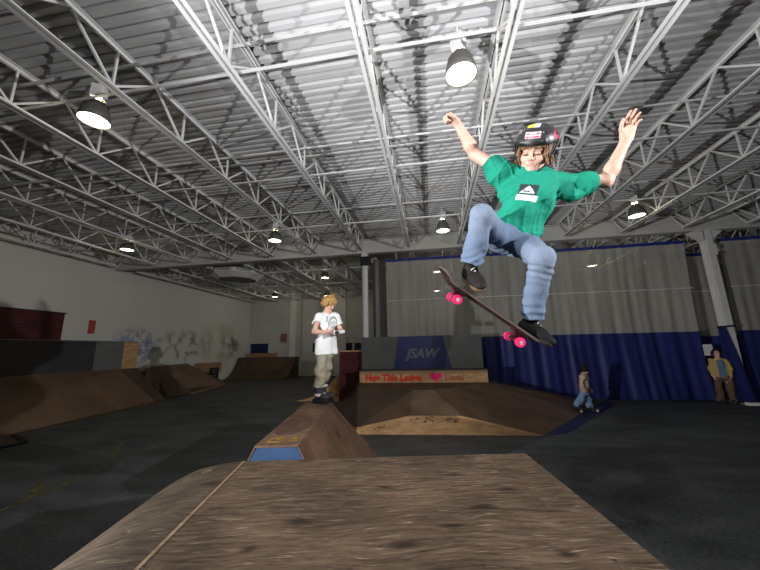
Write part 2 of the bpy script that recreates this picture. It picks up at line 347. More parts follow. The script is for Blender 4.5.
# ------------------------------------------------------------------ girder and columns
g = MB(); g.box((XL, YG-.012, ZB+.02), (XR-.3, YG+.012, 5.48)); g.box((XL, YG-.11, ZB), (XR-.3, YG+.11, ZB+.02)); g.box((XL, YG-.11, 5.48), (XR-.3, YG+.11, 5.5))
gr = empty('steel_girder', (0, YG, ZB), 'deep light grey steel girder that carries the roof joists across the hall', 'girder')
def child(mb, name, mat, par, **k):   # build in world coordinates, then hang under a parent at any place
    o = mb.build(name, mat, par, **k); o.matrix_parent_inverse = Matrix.Translation(-Vector(par.location)); return o
child(g, 'beam', MT['girder'], gr)
for X in (-7.5, 3.1):
    s = MB(); s.box((X-.006, YG-.1, ZB+.02), (X+.006, YG-.012, 5.48)); child(s, 'stiffener', MT['girder'], gr)
c = empty('round_column', (-2.2, YG, 0), 'slim round white column with a black band below the girder', 'column')
m = MB(); m.lathe([(.0, 0), (.105, 0), (.105, 4.45), (.13, 4.46), (.13, 4.52), (.0, 4.52)], (-2.2, YG, 0), 20); child(m, 'shaft', MT['column'], c, smooth=False)
m = MB(); m.box((-2.34, YG-.12, 4.52), (-2.06, YG+.12, 4.86)); child(m, 'bearing_block', MT['black'], c)
m = MB(); m.box((-2.3, YG-.12, 4.86), (-2.1, YG+.12, ZB)); child(m, 'cap_plate', MT['column'], c)
m = MB(); m.box((-2.42, YG-.2, 0), (-1.98, YG+.2, .025)); child(m, 'base_plate', MT['steel_dark'], c)
XC = 8.37
c = empty('wide_flange_column', (XC, YG, 0), 'broad light grey steel column standing in the gap between the two curtains', 'column')
m = MB(); m.box((XC-.08, YG-.14, .03), (XC+.08, YG-.12, ZB)); m.box((XC-.08, YG+.12, .03), (XC+.08, YG+.14, ZB)); m.box((XC-.012, YG-.12, .03), (XC+.012, YG+.12, ZB)); child(m, 'shaft', MT['column'], c)
m = MB(); m.box((XC-.3, YG-.2, ZB-.03), (XC+.3, YG+.2, ZB-.002)); child(m, 'cap_plate', MT['column'], c)
m = MB(); m.box((XC-.26, YG-.24, 0), (XC+.26, YG+.24, .03)); child(m, 'base_plate', MT['steel_dark'], c)
for s in (-1, 1):
    m = MB(); m.hexa([(XC+s*.11, YG-.1, ZB-.3), (XC+s*.12, YG-.1, ZB-.3), (XC+s*.12, YG+.1, ZB-.3), (XC+s*.11, YG+.1, ZB-.3), (XC+s*.11, YG-.1, ZB-.03), (XC+s*.42, YG-.1, ZB-.03), (XC+s*.42, YG+.1, ZB-.03), (XC+s*.11, YG+.1, ZB-.03)]); child(m, 'knee_bracket', MT['column'], c)
m = MB(); m.box((XC-.11, YG-.17, 4.18), (XC+.11, YG-.14, 4.5)); child(m, 'junction_plate', MT['column'], c)
# ------------------------------------------------------------------ open web joists
X0, DX = -2.24, 1.63
def chord(z0, h, ya, yb, w=.05, gap=.022, th=.008, flip=1):
    m = MB()
    for s in (-1, 1):
        a, b = s*gap/2, s*(gap/2+w)
        zt = z0+h if flip > 0 else z0
        m.box((min(a, b), ya, zt-(th if flip > 0 else 0)), (max(a, b), yb, zt+(0 if flip > 0 else th)))
        a, b = s*gap/2, s*(gap/2+th)
        m.box((min(a, b), ya, z0), (max(a, b), yb, z0+h))
    return m
nodes = [.55+1.15*k for k in range(9)]
jname = 'roof_joist'
def joist_label(n):
    if n == 0: return 'grey open-web roof joist that ends above the round white column'
    side = 'left' if n < 0 else 'right'
    if abs(n) == 1: return f'grey open-web roof joist next to the {side} of the one above the round column'
    return f'grey open-web roof joist, {ORD[abs(n)]} to the {side} of the one above the round column'
def proto_joist():
    r = empty(jname, (X0, 0, 0))
    chord(5.53, .055, .02, YG+.05, flip=1).build('top_chord', MT['steel'], r)
    chord(ZB, .055, .38, YG-.42, flip=-1).build('bottom_chord', MT['steel'], r)
    d0 = MB(); d0.bar((0, 0, ZB+.03), (0, .575, 5.55), .028, .028, (1, 0, 0)); d0 = d0.build('diagonal_web', MT['steel'], r); d0.location = (0, nodes[0], 0)
    d1 = MB(); d1.bar((0, 0, ZB+.03), (0, -.575, 5.55), .028, .028, (1, 0, 0)); d1 = d1.build('diagonal_web', MT['steel'], r); d1.location = (0, nodes[0], 0)
    v = MB(); v.bar((0, 0, ZB+.03), (0, 0, 5.55), .026, .026, (1, 0, 0)); v = v.build('vertical_web', MT['steel'], r); v.location = (0, nodes[0], 0)
    for y in nodes[1:]:
        for q in (d0, d1, v):
            c = q.copy(); COL.objects.link(c); c.parent = r; c.location = (0, y, 0)
    e = MB(); e.bar((0, YG-.43, ZB+.03), (0, YG-.06, 5.54), .03, .03, (1, 0, 0)); e.build('end_web', MT['steel'], r)
    return r
pj = proto_joist(); kids = list(pj.children)
tag(pj, joist_label(0), 'roof joist', 'roof joists over the near bay')
JN = range(-6, 10)
for n in JN:
    if n == 0: continue
    r = pj.copy(); COL.objects.link(r); r.location = (X0+DX*n, 0, 0)
    tag(r, joist_label(n))
    for k in kids:
        c = k.copy(); COL.objects.link(c); c.parent = r
# far bay: one mesh each, seen only small under the girder
fj = MB()
for (z0, h, ya, yb, fp) in ((5.53, .055, YG+.1, YF, 1), (ZB, .055, YG+.4, YF-.4, -1)):
    q = chord(z0, h, ya, yb, flip=fp); b = len(fj.v); fj.v += q.v; fj.f += [[i+b for i in f] for f in q.f]; fj.m += q.m
y = YG+.7
while y < YF-.5:
    for dy in (-.5, 0, .5):
        fj.bar((0, y, ZB+.03), (0, min(y+dy, YF-.05), 5.55), .028, .028, (1, 0, 0))
    y += 1.0
pf = fj.build('far_roof_joist', MT['steel']); pf.location = (X0, 0, 0)
def far_label(n):
    if n == 0: return 'roof joist beyond the girder, in line with the round white column'
    return f'roof joist beyond the girder, {ORD[abs(n)]} to the {"left" if n < 0 else "right"} of the round column line'
tag(pf, far_label(0), 'roof joist', 'roof joists beyond the girder')
for n in JN:
    if n == 0: continue
    r = pf.copy(); COL.objects.link(r); r.location = (X0+DX*n, 0, 0); tag(r, far_label(n))
# bridging rods running across the joists
for k, (yy, zz, lab) in enumerate((
        (3.0, 5.50, 'grey bridging bar under the roof deck, the row nearest the camera'), (2.97, 5.05, 'grey bridging bar across the joist bottoms, the row nearest the camera'),
        (5.4, 5.50, 'grey bridging bar under the roof deck, the middle of three rows'), (5.38, 5.05, 'grey bridging bar across the joist bottoms, the middle of three rows'),
        (7.9, 5.50, 'grey bridging bar under the roof deck, the row nearest the girder'), (7.88, 5.05, 'grey bridging bar across the joist bottoms, the row nearest the girder'))):
    m = MB(); xa, xb = X0-6*DX-.3, X0+9*DX+.3
    m.box((xa, -.02, -.02), (xb, .02, -.014)); m.box((xa, .014, -.014), (xb, .02, .02))
    o = m.build('bridging_bar', MT['steel'], loc=(0, yy, zz)); tag(o, lab, 'bridging bar', 'bridging bars across the joists')
for yy, lab in ((12.55, 'lower bridging bar beyond the girder, nearest to it'), (15.4, 'lower bridging bar beyond the girder, middle row'), (17.9, 'lower bridging bar beyond the girder, near the far wall')):
    m = MB(); m.box((XL+.2, -.02, -.02), (XR-.4, .02, .02)); o = m.build('bridging_bar', MT['steel'], loc=(0, yy, 5.05)); tag(o, lab, 'bridging bar', 'bridging bars beyond the girder')
# electrical conduit with couplings under the deck
cd = empty('conduit', (0, 5.05, 5.42), 'thin grey conduit with dark couplings running across beneath the roof deck', 'conduit')
m = MB(); m.tube([(-11.5, 5.05, 5.42), (14, 5.05, 5.42)], .018, 8); child(m, 'pipe', MT['steel'], cd)
for x in (-4.5, -1.2, 1.9, 5.2):
    m = MB(); m.tube([(x-.06, 5.05, 5.42), (x+.06, 5.05, 5.42)], .036, 8); child(m, 'coupling', MT['steel_dark'], cd)
# ------------------------------------------------------------------ high bay lamps
def lamp_proto(lit):
    r = empty('high_bay_lamp', (0, 0, 0))
    m = MB(); m.lathe([(.04, .30), (.10, .285), (.145, .22), (.175, .10), (.19, .0), (.18, .0), (.165, .10), (.135, .21), (.03, .28)], n=28); m.build('reflector_shell', MT['lampshell'], r, smooth=True)
    m = MB(); m.lathe([(.0, .006), (.12, .006), (.178, .012), (.178, .02), (0, .03)], n=28); m.build('lens', MT['lamp_on'] if lit else MT['lamp_dim'], r)
    m = MB(); m.box((-.075, -.075, .36), (.075, .075, .56)); m.build('ballast_box', MT['galv'], r, bevel=.008)
    for s in (-1, 1):
        m = MB(); m.bar((s*.06, 0, .27), (s*.06, 0, .37), .03, .01, (0, 1, 0)); m.build('bracket', MT['galv'], r)
    m = MB(); m.tube([(0, 0, .56), (0, 0, .66)], .012, 8); m.tube([(0, 0, .60), (.03, 0, .63), (0, 0, .66)], .008, 6); m.tube([(0, 0, .65), (0, 0, .725)], .008, 6); m.build('hook', MT['galv'], r)
    return r
LP = [((461, 75), 3.42, 'lit high-bay lamp hanging between the joists above the jumping skater', 1),
      ((94, 121), None, 'lit high-bay lamp near the left wall side, brightest on the left of the ceiling', 1),
      ((443, 231), None, 'small lit high-bay lamp just in front of the girder, above the grey screen', 1),
      ((275, 241), None, 'small lit high-bay lamp in front of the girder, above the air diffuser', 1),
      ((127, 250), None, 'small lit high-bay lamp in front of the girder by the left wall', 1),
      ((637, 216), None, 'lit high-bay lamp partly hidden behind a joist, beside the grey steel column', 1),
      ((325, 278), None, 'dim distant lamp beyond the girder, above the standing rollerblader', 0),
      ((275, 297), None, 'dim yellow lamp far back, near the far wall left of the rollerblader', 0),
      ((437, 272), None, 'distant lamp seen through the grey screen, left of the skateboard tail', 0),
      ((437, 291), None, 'farthest lamp seen through the grey screen below the skateboard tail', 0),
      ((592, 266), None, 'distant lamp seen through the grey screen right of the skater', 0),
      ((327, 296), None, 'faint far lamp beyond the girder just above the head of the rollerblader', 0)]
protos = {1: lamp_proto(1), 0: lamp_proto(0)}; used = set(); LAMPPOS = []
for (uv, yy, lab, lit) in LP:
    P = on_z(*uv, 4.88)
    p = protos[lit]
    if lit not in used: o = p; used.add(lit); ks = None
    else:
        o = p.copy(); COL.objects.link(o)
        for k in p.children:
            c = k.copy(); COL.objects.link(c); c.parent = o
    o.location = tuple(P); LAMPPOS.append((P, lit)); o.rotation_euler = (0, 0, random.uniform(0, 3))
    tag(o, lab, 'lamp', 'high-bay lamps under the roof')
# ------------------------------------------------------------------ ceiling air diffuser beyond the girder
YD = 12.2
dfc = on_y(238, 275, YD); s_ = depth(dfc)/F
df = empty('air_diffuser', dfc, 'faceted pale metal air diffuser hanging beyond the girder on the left', 'air diffuser')
x, z = dfc[0], dfc[2]
m = MB(); m.box((x-.48, YD-.3, z+.16), (x+.48, YD+.4, ZD-.02)); child(m, 'neck', MT['galv'], df)
prof = [(.78, -.24), (1.08, -.05), (1.04, .10), (.5, .27)]
m = MB(); n8 = 8
for (r0, z0), (r1, z1) in zip(prof[:-1], prof[1:]):
    for k in range(n8):
        a0, a1 = 2*PI*(k+.5)/n8, 2*PI*(k+1.5)/n8
        m.poly([(x+r0*math.cos(a0), YD+r0*math.sin(a0), z+z0), (x+r0*math.cos(a1), YD+r0*math.sin(a1), z+z0), (x+r1*math.cos(a1), YD+r1*math.sin(a1), z+z1), (x+r1*math.cos(a0), YD+r1*math.sin(a0), z+z1)])
m.poly([(x+.5*math.cos(2*PI*(k+.5)/8), YD+.5*math.sin(2*PI*(k+.5)/8), z+.27) for k in range(8)])
weld(child(m, 'hood', MT['galv'], df))
for k in range(8):
    a = 2*PI*(k+1)/8; cx, cy = x+.965*math.cos(a), YD+.965*math.sin(a); t = np.array([-math.sin(a), math.cos(a)])*.3
    m = MB(); ou = np.array([math.cos(a), math.sin(a)])*.02
    m.poly([(cx-t[0]+ou[0], cy-t[1]+ou[1], z-.02), (cx+t[0]+ou[0], cy+t[1]+ou[1], z-.09), (cx+t[0]*.95+ou[0]*1.6, cy+t[1]*.95+ou[1]*1.6, z+.07), (cx-t[0]*.95+ou[0]*1.6, cy-t[1]*.95+ou[1]*1.6, z+.07)]); child(m, 'grille', MT['steel_dark'], df)
m = MB(); m.poly([(x+.70*math.cos(2*PI*(k+.5)/8), YD+.70*math.sin(2*PI*(k+.5)/8), z-.2) for k in range(8)]); child(m, 'bottom_plate', MT['steel_dark'], df)
# ------------------------------------------------------------------ divider curtains
YC = 10.92
def curtain(name, lab, xa, xb, ztop, zmid, parts=None, seed=0, edge=None, y0=YC, strap=True):
    r = empty(name, ((xa+xb)/2, y0, 0), lab, 'curtain', 'divider curtains along the girder')
    rr = np.random.default_rng(seed); ph = rr.uniform(0, 6, 6)
    def yy(x, z):
        h = (ztop-z)/ztop
        return y0+(.028*math.sin(x*9.1+ph[0]+1.4*math.sin(x*1.7+ph[1]))+.016*math.sin(x*21.3+ph[2]+1.1*math.sin(x*2.9))+.03*math.sin(x*2.3+ph[3]+.5*z))*(.3+.8*h)+.03*math.sin(z*.9+x*.8+ph[4])
    def ex(x, z, side):
        return x
    def panel(z0, z1, nz, nm, mat, th=0):
        nx = int((xb-xa)/.03); P = []
        for j in range(nz+1):
            z = z0+(z1-z0)*j/nz; row = []
            for i in range(nx+1):
                f = i/nx; A = xa if edge is None else edge(z, xa, 0); B = xb if edge is None else edge(z, xb, 1)
                X = A+(B-A)*f
                row.append((X, yy(xa+(xb-xa)*f, z), z))
            P.append(row)
        m = MB(); m.grid(P); return child(m, nm, mat, r, smooth=True)
    panel(.02, zmid, 14, 'vinyl_panel', MT['vinyl']); panel(zmid, ztop-.1, 14, 'screen_panel', MT['screen']); panel(ztop-.1, ztop, 1, 'top_hem', MT['vinyl_hem'])
    pts = [(X, yy(X, 3.3)-.012, 3.3) for X in np.linspace(xa+.02, xb-.02, 120)]
    m = MB(); m.tube(pts, .016, 6); child(m, 'seam', MT['rope'], r)
    for X in (np.arange(xa+.4, xb, 1.63) if strap else ()):
        m = MB(); m.bar((X, YC, ztop-.02), (X, YG+.11, ZB+.04), .03, .012); child(m, 'hanger_strap', MT['rope'], r)
    return r
def edgeL(z, x, s):   # right edge of the wide curtain is drawn inwards a little at mid height
    return x if s == 0 else x-.28*math.sin(min(1, max(0, z/4.7))*PI)*.35+(.15 if z > 4 else 0)*0
curtain('divider_curtain', 'wide curtain of grey see-through screen over blue vinyl behind the jumping skater', -1.5, 8.0, 4.82, 1.98, seed=3, edge=edgeL)
rc = curtain('divider_curtain', 'grey and blue curtain right of the steel column, its corner drawn across the column foot', 8.95, 14.5, 4.82, 1.98, seed=8)
curtain('divider_curtain', 'short inner curtain seen through the gap behind the person in yellow', 7.3, 9.6, 4.6, 1.85, seed=12, y0=11.75, strap=False)
tie = on_y(722.5, 327, YG-.19); A_ = [on_y(717.5, 327, YG-.19), on_y(724.5, 362, YG-.22), on_y(733, 402.5, YG-.26)]; B_ = [on_y(725.5, 326, YG-.19), on_y(742.5, 364, YG-.2), on_y(758, 402, YG-.1)]
def pl3(P, f): return P[0]*(1-2*f)+P[1]*2*f if f < .5 else P[1]*(2-2*f)+P[2]*(2*f-1)
m = MB(); m.grid([[pl3(A_, f)*(1-g)+pl3(B_, f)*g+np.array([0, -.03*f*math.sin(g*9.5), 0]) for g in np.linspace(0, 1, 14)] for f in np.linspace(0, 1, 16)])
child(m, 'corner_flap', MT['vinyl'], rc, smooth=True)
m = MB(); m.bar(tie+np.array([-.14, -.02, 0]), tie+np.array([.3, -.02, .03]), .03, .05); child(m, 'tie_strap', MT['blackmetal'], rc)
# bunched curtain behind the round column
r = empty('gathered_curtain', (-1.9, 12.2, 0), 'bunched grey curtain hanging in tight vertical folds just behind the round column', 'curtain')
P = []
for j in range(13):
    z = .05+4.85*j/12; P.append([(-1.95+.05*math.sin(i*.9)*1.3+.12*math.sin(i*.31), 11.2+i*.02, z) for i in range(90)])
m = MB(); m.grid(P); child(m, 'folds', pm('grey_curtain_cloth', (.20, .20, .19), .8, .2, 2, (1, 6, .3)), r, smooth=True)
m = MB(); m.box((-2.02, 11.1, 4.9), (-1.86, 13.1, 4.98)); child(m, 'track', MT['steel_dark'], r)
# paper notice on the curtain edge, white block on the floor
pc = on_y(709.5, 350, YC-.14); o = MB().box((-.12, -.004, -.16), (.12, .004, .16)).build('paper_notice', MT['paper'], loc=(pc[0], YC-.1, pc[2])); tag(o, 'white paper notice fixed to the blue curtain edge beside the person in yellow', 'notice')
pc = on_z(741, 403.5, 0); o = MB().box((-.15, -.07, 0), (.15, .07, .07)).build('white_block', MT['white'], loc=(pc[0]+.05, pc[1]-.3, 0), bevel=.01); tag(o, 'small white block on the floor at the foot of the right curtain', 'block')
# signs on the walls
bd = empty('wall_board', (XL+.03, 8.2, 2.55), 'dark maroon board hung high on the left wall above the grey ramp wall', 'board')
m = MB(); m.box((XL+.005, 5.2, 2.08), (XL+.05, 9.02, 3.06)); child(m, 'panel', MT['maroon'], bd)
m = MB(); m.box((XL+.003, 5.15, 3.06), (XL+.06, 9.07, 3.10)); child(m, 'top_edge', MT['blackmetal'], bd)
m = MB()
for zz, ya, yb in ((2.72, 7.9, 8.5), (2.6, 7.8, 8.6), (2.5, 7.85, 8.35)): m.box((XL+.05, ya, zz), (XL+.053, yb, zz+.03))
child(m, 'scuff_lines', MT['black'], bd)
for (P0, w, h, lab) in ((on_x(91.5, 327, XL), .12, .5, 'small red extinguisher sign on the left wall beside the maroon board'),):
    o = MB().box((0, -w, -h/2), (.02, w, h/2)).build('red_sign', MT['maroon'] if 0 else pm('red_sign_paint', (.45, .07, .06), .5), loc=(XL, P0[1], P0[2])); tag(o, lab, 'sign')
pa, pb = on_y(251, 344.5, YF-.03), on_y(267.5, 355, YF-.03)
sg = empty('blue_sign', ((pa[0]+pb[0])/2, YF-.03, (pa[2]+pb[2])/2), 'dark blue rectangular sign on the far wall above the back quarter pipe', 'sign')
m = MB(); m.box((pa[0], YF-.04, pb[2]), (pb[0], YF, pa[2])); child(m, 'board', MT['blue_paint'], sg)
m = MB(); m.box((pa[0]-.04, YF-.05, pb[2]-.04), (pb[0]+.04, YF-.005, pb[2])); m.box((pa[0]-.04, YF-.05, pa[2]), (pb[0]+.04, YF-.005, pa[2]+.04)); child(m, 'frame', MT['blackmetal'], sg)
pa = on_y(283.5, 338, YF-.1); o = MB().box((-.2, -.15, -.28), (.2, .0, .28)).build('fire_hose_box', pm('hose_box_red', (.30, .10, .08), .5), loc=(pa[0], YF, pa[2]), bevel=.02); tag(o, 'small red box mounted on the far wall left of the rollerblader', 'box')
for i, (u0, u1, v0, v1) in enumerate(((313, 319, 343, 352), (345.5, 352, 343, 351), (354.5, 361, 343, 351))):
    pa, pb = on_y(u0, v0, YF-.03), on_y(u1, v1, YF-.03); m = MB(); m.box((pa[0], YF-.05, pb[2]), (pb[0], YF, pa[2])); o = m.build('window_%d' % (i+1), MT['blackmetal']); struct(o)
# ------------------------------------------------------------------ foreground funbox (own frame, turned 10.5 deg)
FA = math.radians(10.5)
def fb(name, lab, cat): 
    e = empty(name, (0, 0, 0), lab, cat); e.rotation_euler = (0, 0, FA); return e
HF = .85; RL, RF = 1.74, 2.25
box = fb('funbox', 'big weathered plywood funbox with sloping banks, filling the foreground below the jump', 'skate ramp')
xl0, xl1, xr0, xr1, y0, y1 = -.865, -.965, 1.02, 1.15, .75, 2.577
t = .018
top = solid([(xl0, y0, HF), (xr0, y0, HF), (xr1, y1, HF), (xl1, y1, HF)], (0, 0, 1), t); top.build('deck_sheet', MT['platform'], box)
# left bank: a rolled-over sheet that starts almost level at the seam and drops away to the floor
prof_ = [(0, HF-.004), (-.07, .845), (-.14, .838), (-.21, .827), (-.285, .812), (-.345, .793), (-.405, .767), (-.47, .735), (-.535, .70), (-.61, .65), (-.69, .59), (-.79, .51), (-.9, .41), (-1.03, .28), (-1.17, .14), (-1.3, .004)]
m = MB(); m.grid([[(xl0-.012+(xl1-xl0)*f+x, y0+(y1-y0)*f, z) for x, z in prof_] for f in np.linspace(0, 1, 8)]); m.build('bank_sheet', MT['bank'], box, smooth=True)
m = MB(); m.poly([(xl1-.012+x, y1-.002, z-.004) for x, z in prof_[:-1]]+[(xl1-1.3, y1-.002, 0), (xl1, y1-.002, 0)]); m.build('bank_end_panel', MT['ply_edge'], box)
fbk = solid([(xl1, y1+.006, HF-.004), (xr1, y1+.006, HF-.004), (xr1+.0, y1+RF, .004), (xl1, y1+RF, .004)], (0, HF, RF), .018); fbk.build('far_bank_sheet', MT['bank'], box)
# right side wall and near end
m = MB(); m.poly([(xr0, y0, 0), (xr1, y1, 0), (xr1, y1+RF, 0), (xr1, y1, HF-.02), (xr0, y0, HF-.02)]); m.build('side_panel', MT['ply_edge'], box)
m = MB(); m.poly([(xl0-1.3, y0, 0), (xr0, y0, 0), (xr0, y0, HF-.02)]+[(xl0-.012+x, y0, z-.006) for x, z in prof_[:-1]]); m.build('end_panel', MT['ply_edge'], box)
m = MB(); m.bar((xl0-.006, y0, HF-.003), (xl1-.006, y1, HF-.003), .016, .010); m.build('edge_strip', pm('worn_edge_wood', (.20, .13, .08), .7, .35, 20), box)
for xx in (-.6, -.1, .4, .9):
    m = MB()
    for yy in (1.35, 1.9, 2.48): m.lathe([(0, .001), (.007, .001), (.007, 0)], (xx+.03*math.sin(yy*7), yy, HF), 8)
    m.build('screw_heads', MT['blackmetal'], box)
# ------------------------------------------------------------------ wedge ledge running away from the funbox
wl = fb('wedge_ledge', 'brown wedge-shaped ledge with a blue painted end that the rollerblader stands on', 'skate ledge')
HW = .8; wy0, wy1 = 3.15, 5.56; wx0, wx1 = -1.10, -.70
zb0 = HF*(1-(wy0-y1)/RF)+.012      # where it sits on the forward bank
ytoe = y1+RF+.03
solid([(wx0, wy0, HW), (wx1, wy0, HW), (wx1-.03, wy1, HW), (wx0-.03, wy1, HW)], (0, 0, 1), .018).build('top_sheet', MT['wedge_top'], wl)
n = 14; top_e = []; bot_e = []; lt = []; lb = []
for i in range(n+1):
    f = i/n; yy = wy0+(wy1-wy0)*f; zb = max(.004, zb0*(1-(yy-wy0)/(ytoe-wy0)))
    run = .34+(.42)*f      # the sheet twists out towards its far foot
    xt = wx1-.03*f+.002; k = (HW-.004-zb)/(HW-.004)
    top_e.append((xt, yy, HW-.002)); bot_e.append((xt+run*k, yy-.16*f*k, zb))
    lt.append((wx0-.03*f, yy, HW-.01)); lb.append((wx0-.03*f-.36*k, yy, zb))
m = MB(); rows = []
for j in range(9):
    g = j/8; rows.append([tuple(np.array(a)*(1-g)+np.array(b)*g) for a, b in zip(top_e, bot_e)])
m.grid(rows); m.build('side_sheet', MT['wedge_side'], wl, smooth=True)
m = MB(); m.grid([lt, lb]); m.build('left_side_sheet', MT['wedge_side'], wl)
m = MB(); m.poly([(wx0, wy0+.004, HW-.02), (wx1, wy0+.004, HW-.02), bot_e[0], lb[0]]); m.build('blue_end_panel', MT['blue_end'], wl)['label'] = 'blue painted end panel'
m = MB(); m.poly([lt[-1], top_e[-1], bot_e[-1], lb[-1]]); m.build('far_end_panel', MT['ply_edge'], wl)
m = MB(); m.bar((wx0, wy0-.004, HW-.01), (wx1, wy0-.004, HW-.01), .008, .016); m.bar((wx1+.003, wy0, HW-.003), (wx1-.027, wy1, HW-.003), .008, .008)
m.bar(np.array((wx1, wy0-.003, HW-.02)), np.array(bot_e[0]), .010, .012, (0, 1, 0)); m.bar(np.array((wx0, wy0-.003, HW-.02)), np.array(lb[0]), .010, .012, (0, 1, 0))
m.bar(np.array(top_e[-1]), np.array(bot_e[-1])+(0, 0, .005), .012, .008); m.build('edge_trim', MT['wedge_top'], wl)
# worn yellow paint marks and a darker stain on the top sheet
yp = pm('yellow_spray_paint', (.30, .17, .02), .7, .35, 18); m = MB()
for (xa, ya, xb, yb, w) in ((-1.03, 3.26, -.88, 3.26, .035), (-.9, 3.25, -.9, 3.42, .03), (-1.0, 3.38, -.9, 3.42, .03), (-1.02, 3.30, -1.0, 3.40, .02), (-.82, 3.3, -.74, 3.3, .03), (-.79, 3.28, -.79, 3.44, .035), (-.95, 3.33, -.9, 3.33, .03)):
    m.bar((xa, ya, HW+.001), (xb, yb, HW+.001), w, .002)
m.build('yellow_tag', yp, wl)
m = MB(); rr = np.random.default_rng(4)
P = [(-.92+.17*math.cos(a)*(1+.25*rr.random()), 3.95+.4*math.sin(a)*(1+.25*rr.random()), HW+.0006) for a in np.linspace(0, 2*PI, 26)[:-1]]; m.poly(P)
m.build('stain', pm('dark_red_stain', (.10, .05, .035), .7, .35, 9), wl)
# ------------------------------------------------------------------ low pyramid with the writing ledge on top
ZP = .73
py = empty('pyramid_ramp', (0, 8, 0), 'wide low brown pyramid ramp with raw plywood front edge, below the lettered panel', 'skate ramp')
A0, A1 = np.array((-.47, 7.42, ZP)), np.array((-.02, 7.42, ZP)); BL, BR = np.array((-2.06, 8.85, ZP)), np.array((1.46, 8.85, ZP))
F1, F2, F3, F4 = np.array((-1.56, 6.52, .13)), np.array((-.49, 6.55, .36)), np.array((.49, 6.58, .36)), np.array((2.0, 6.72, .0))
G1, G4 = np.array((-1.56, 6.52, 0)), np.array((2.0, 6.72, 0))
RB = np.array((4.72, 10.5, .0)); LBk = np.array((-2.95, 9.6, .0)); LM = np.array((-2.0, 7.3, .0)); BB = np.array((-2.06, 9.62, ZP)); BBR = np.array((1.46, 9.9, ZP))
def part(polys, name, mat, par):
    m = MB()
    for p in polys: m.poly(p)
    return child(m, name, mat, par)
part([[A0, A1, BR, BL], [BL, BR, BBR, BB]], 'deck', MT['brown_dark'], py)
part([[F2, F3, A1, A0]], 'front_bank', MT['brown_light'], py)
part([[F1, F2, A0]], 'front_left_bank', MT['brown'], py); part([[F1, A0, BL, LM]], 'left_bank', MT['brown_dark'], py); part([[LM, BL, BB, LBk]], 'left_rear_bank', MT['brown_dark'], py)
# right bank in three sheets of different age, split along its slope
def mix(a, b, f): return np.array(a)*(1-f)+np.array(b)*f
T = [A1, mix(A1, BR, .45), mix(A1, BR, .8), BR, BBR]
Bt = [F4, mix(F4, RB, .36), mix(F4, RB, .66), mix(F4, RB, .92), RB]
part([[F3, F4, A1]], 'front_right_bank', MT['brown'], py)
for i, mm in enumerate((MT['brown'], MT['brown_light'], MT['brown'], MT['brown_dark'])): part([[T[i], Bt[i], Bt[i+1], T[i+1]]], 'bank_sheet', mm, py)
front = solid([G1, G4, F3+[0, 0, -.002], F2+[0, 0, -.002], F1+[0, 0, -.002]], (.06, -1, 0), .02); child(front, 'front_edge', MT['ply_raw'], py)
part([[LM, F1, G1]], 'left_edge', MT['ply_raw'], py)
bs = solid([np.array((2.0, 6.73, .006)), np.array((2.45, 6.90, .006)), np.array((4.95, 10.15, .006)), np.array((4.72, 10.5, .006))], (0, 0, 1), .006); child(bs, 'toe_sheet', MT['blue_paint'], py)['label'] = 'dark blue toe sheet'
m = MB()
rr = np.random.default_rng(5)
for k in range(26):
    f = rr.random(); q = mix(F1, F2, f*1.05) if f < .5 else mix(F2, F3, (f-.5)*2); q = np.array(q)-[0, .022, .03+.08*rr.random()]
    if q[2] < .03: continue
    m.bar(q, q+[.02+.05*rr.random(), 0, .01*rr.random()], .004, .008+.012*rr.random())
child(m, 'scuff_marks', MT['brown_dark'], py)
# ledge on the pyramid
lg = empty('plywood_ledge', (-.3, 9.2, ZP), 'long plywood ledge with red handwriting and a pink heart on its front', 'skate ledge')
lx0, lx1, ly0, ly1, lz1 = -2.05, 1.42, 8.95, 9.75, 1.04
m = MB(); m.box((lx0, ly0, ZP+.003), (lx1, ly1, lz1)); child(m, 'box', MT['ply_raw'], lg)
m = MB(); m.box((lx0, ly0-.03, lz1), (lx1, ly1, lz1+.02)); child(m, 'top_sheet', MT['brown_light'], lg)
m = MB(); m.box((lx0-.02, ly0-.035, lz1+.02), (lx1+.02, ly0+.05, lz1+.055)); child(m, 'coping', MT['blackmetal'], lg)
m = MB(); m.box((lx0, ly0-.008, lz1-.075), (lx1, ly0-.001, lz1-.005)); child(m, 'edge_strip', MT['ply_edge'], lg)
text_mesh('red_writing', 'Hug This Ledge', .235, MT['red_ink'], lg, (lx0+.16, ly0-.006, ZP+.055), (1, 0, 0), (0, 0, 1), .08, .003, .016, 1.05).matrix_parent_inverse = Matrix.Translation(-Vector(lg.location))
text_mesh('red_writing', 'Lovin', .21, pm('faded_red_marker', (.42, .13, .07), .6, .2, 30), lg, (.30, ly0-.006, ZP+.06), (1, 0, 0), (0, 0, 1), .08, .003, .012, 1.05).matrix_parent_inverse = Matrix.Translation(-Vector(lg.location))
hp = []
for k in range(40):
    a = 2*PI*k/40; hp.append((.0+.16*math.sin(a)**3, 0, .01*(13*math.cos(a)-5*math.cos(2*a)-2*math.cos(3*a)-math.cos(4*a))))
m = MB(); hx, hz = .06, ZP+.155
m.poly([(hx+p[0], ly0-.012, hz+p[2]*.85) for p in hp]); m.poly([(hx+p[0], ly0-.008, hz+p[2]*.85) for p in hp]); child(m, 'pink_heart', MT['pink_ink'], lg)
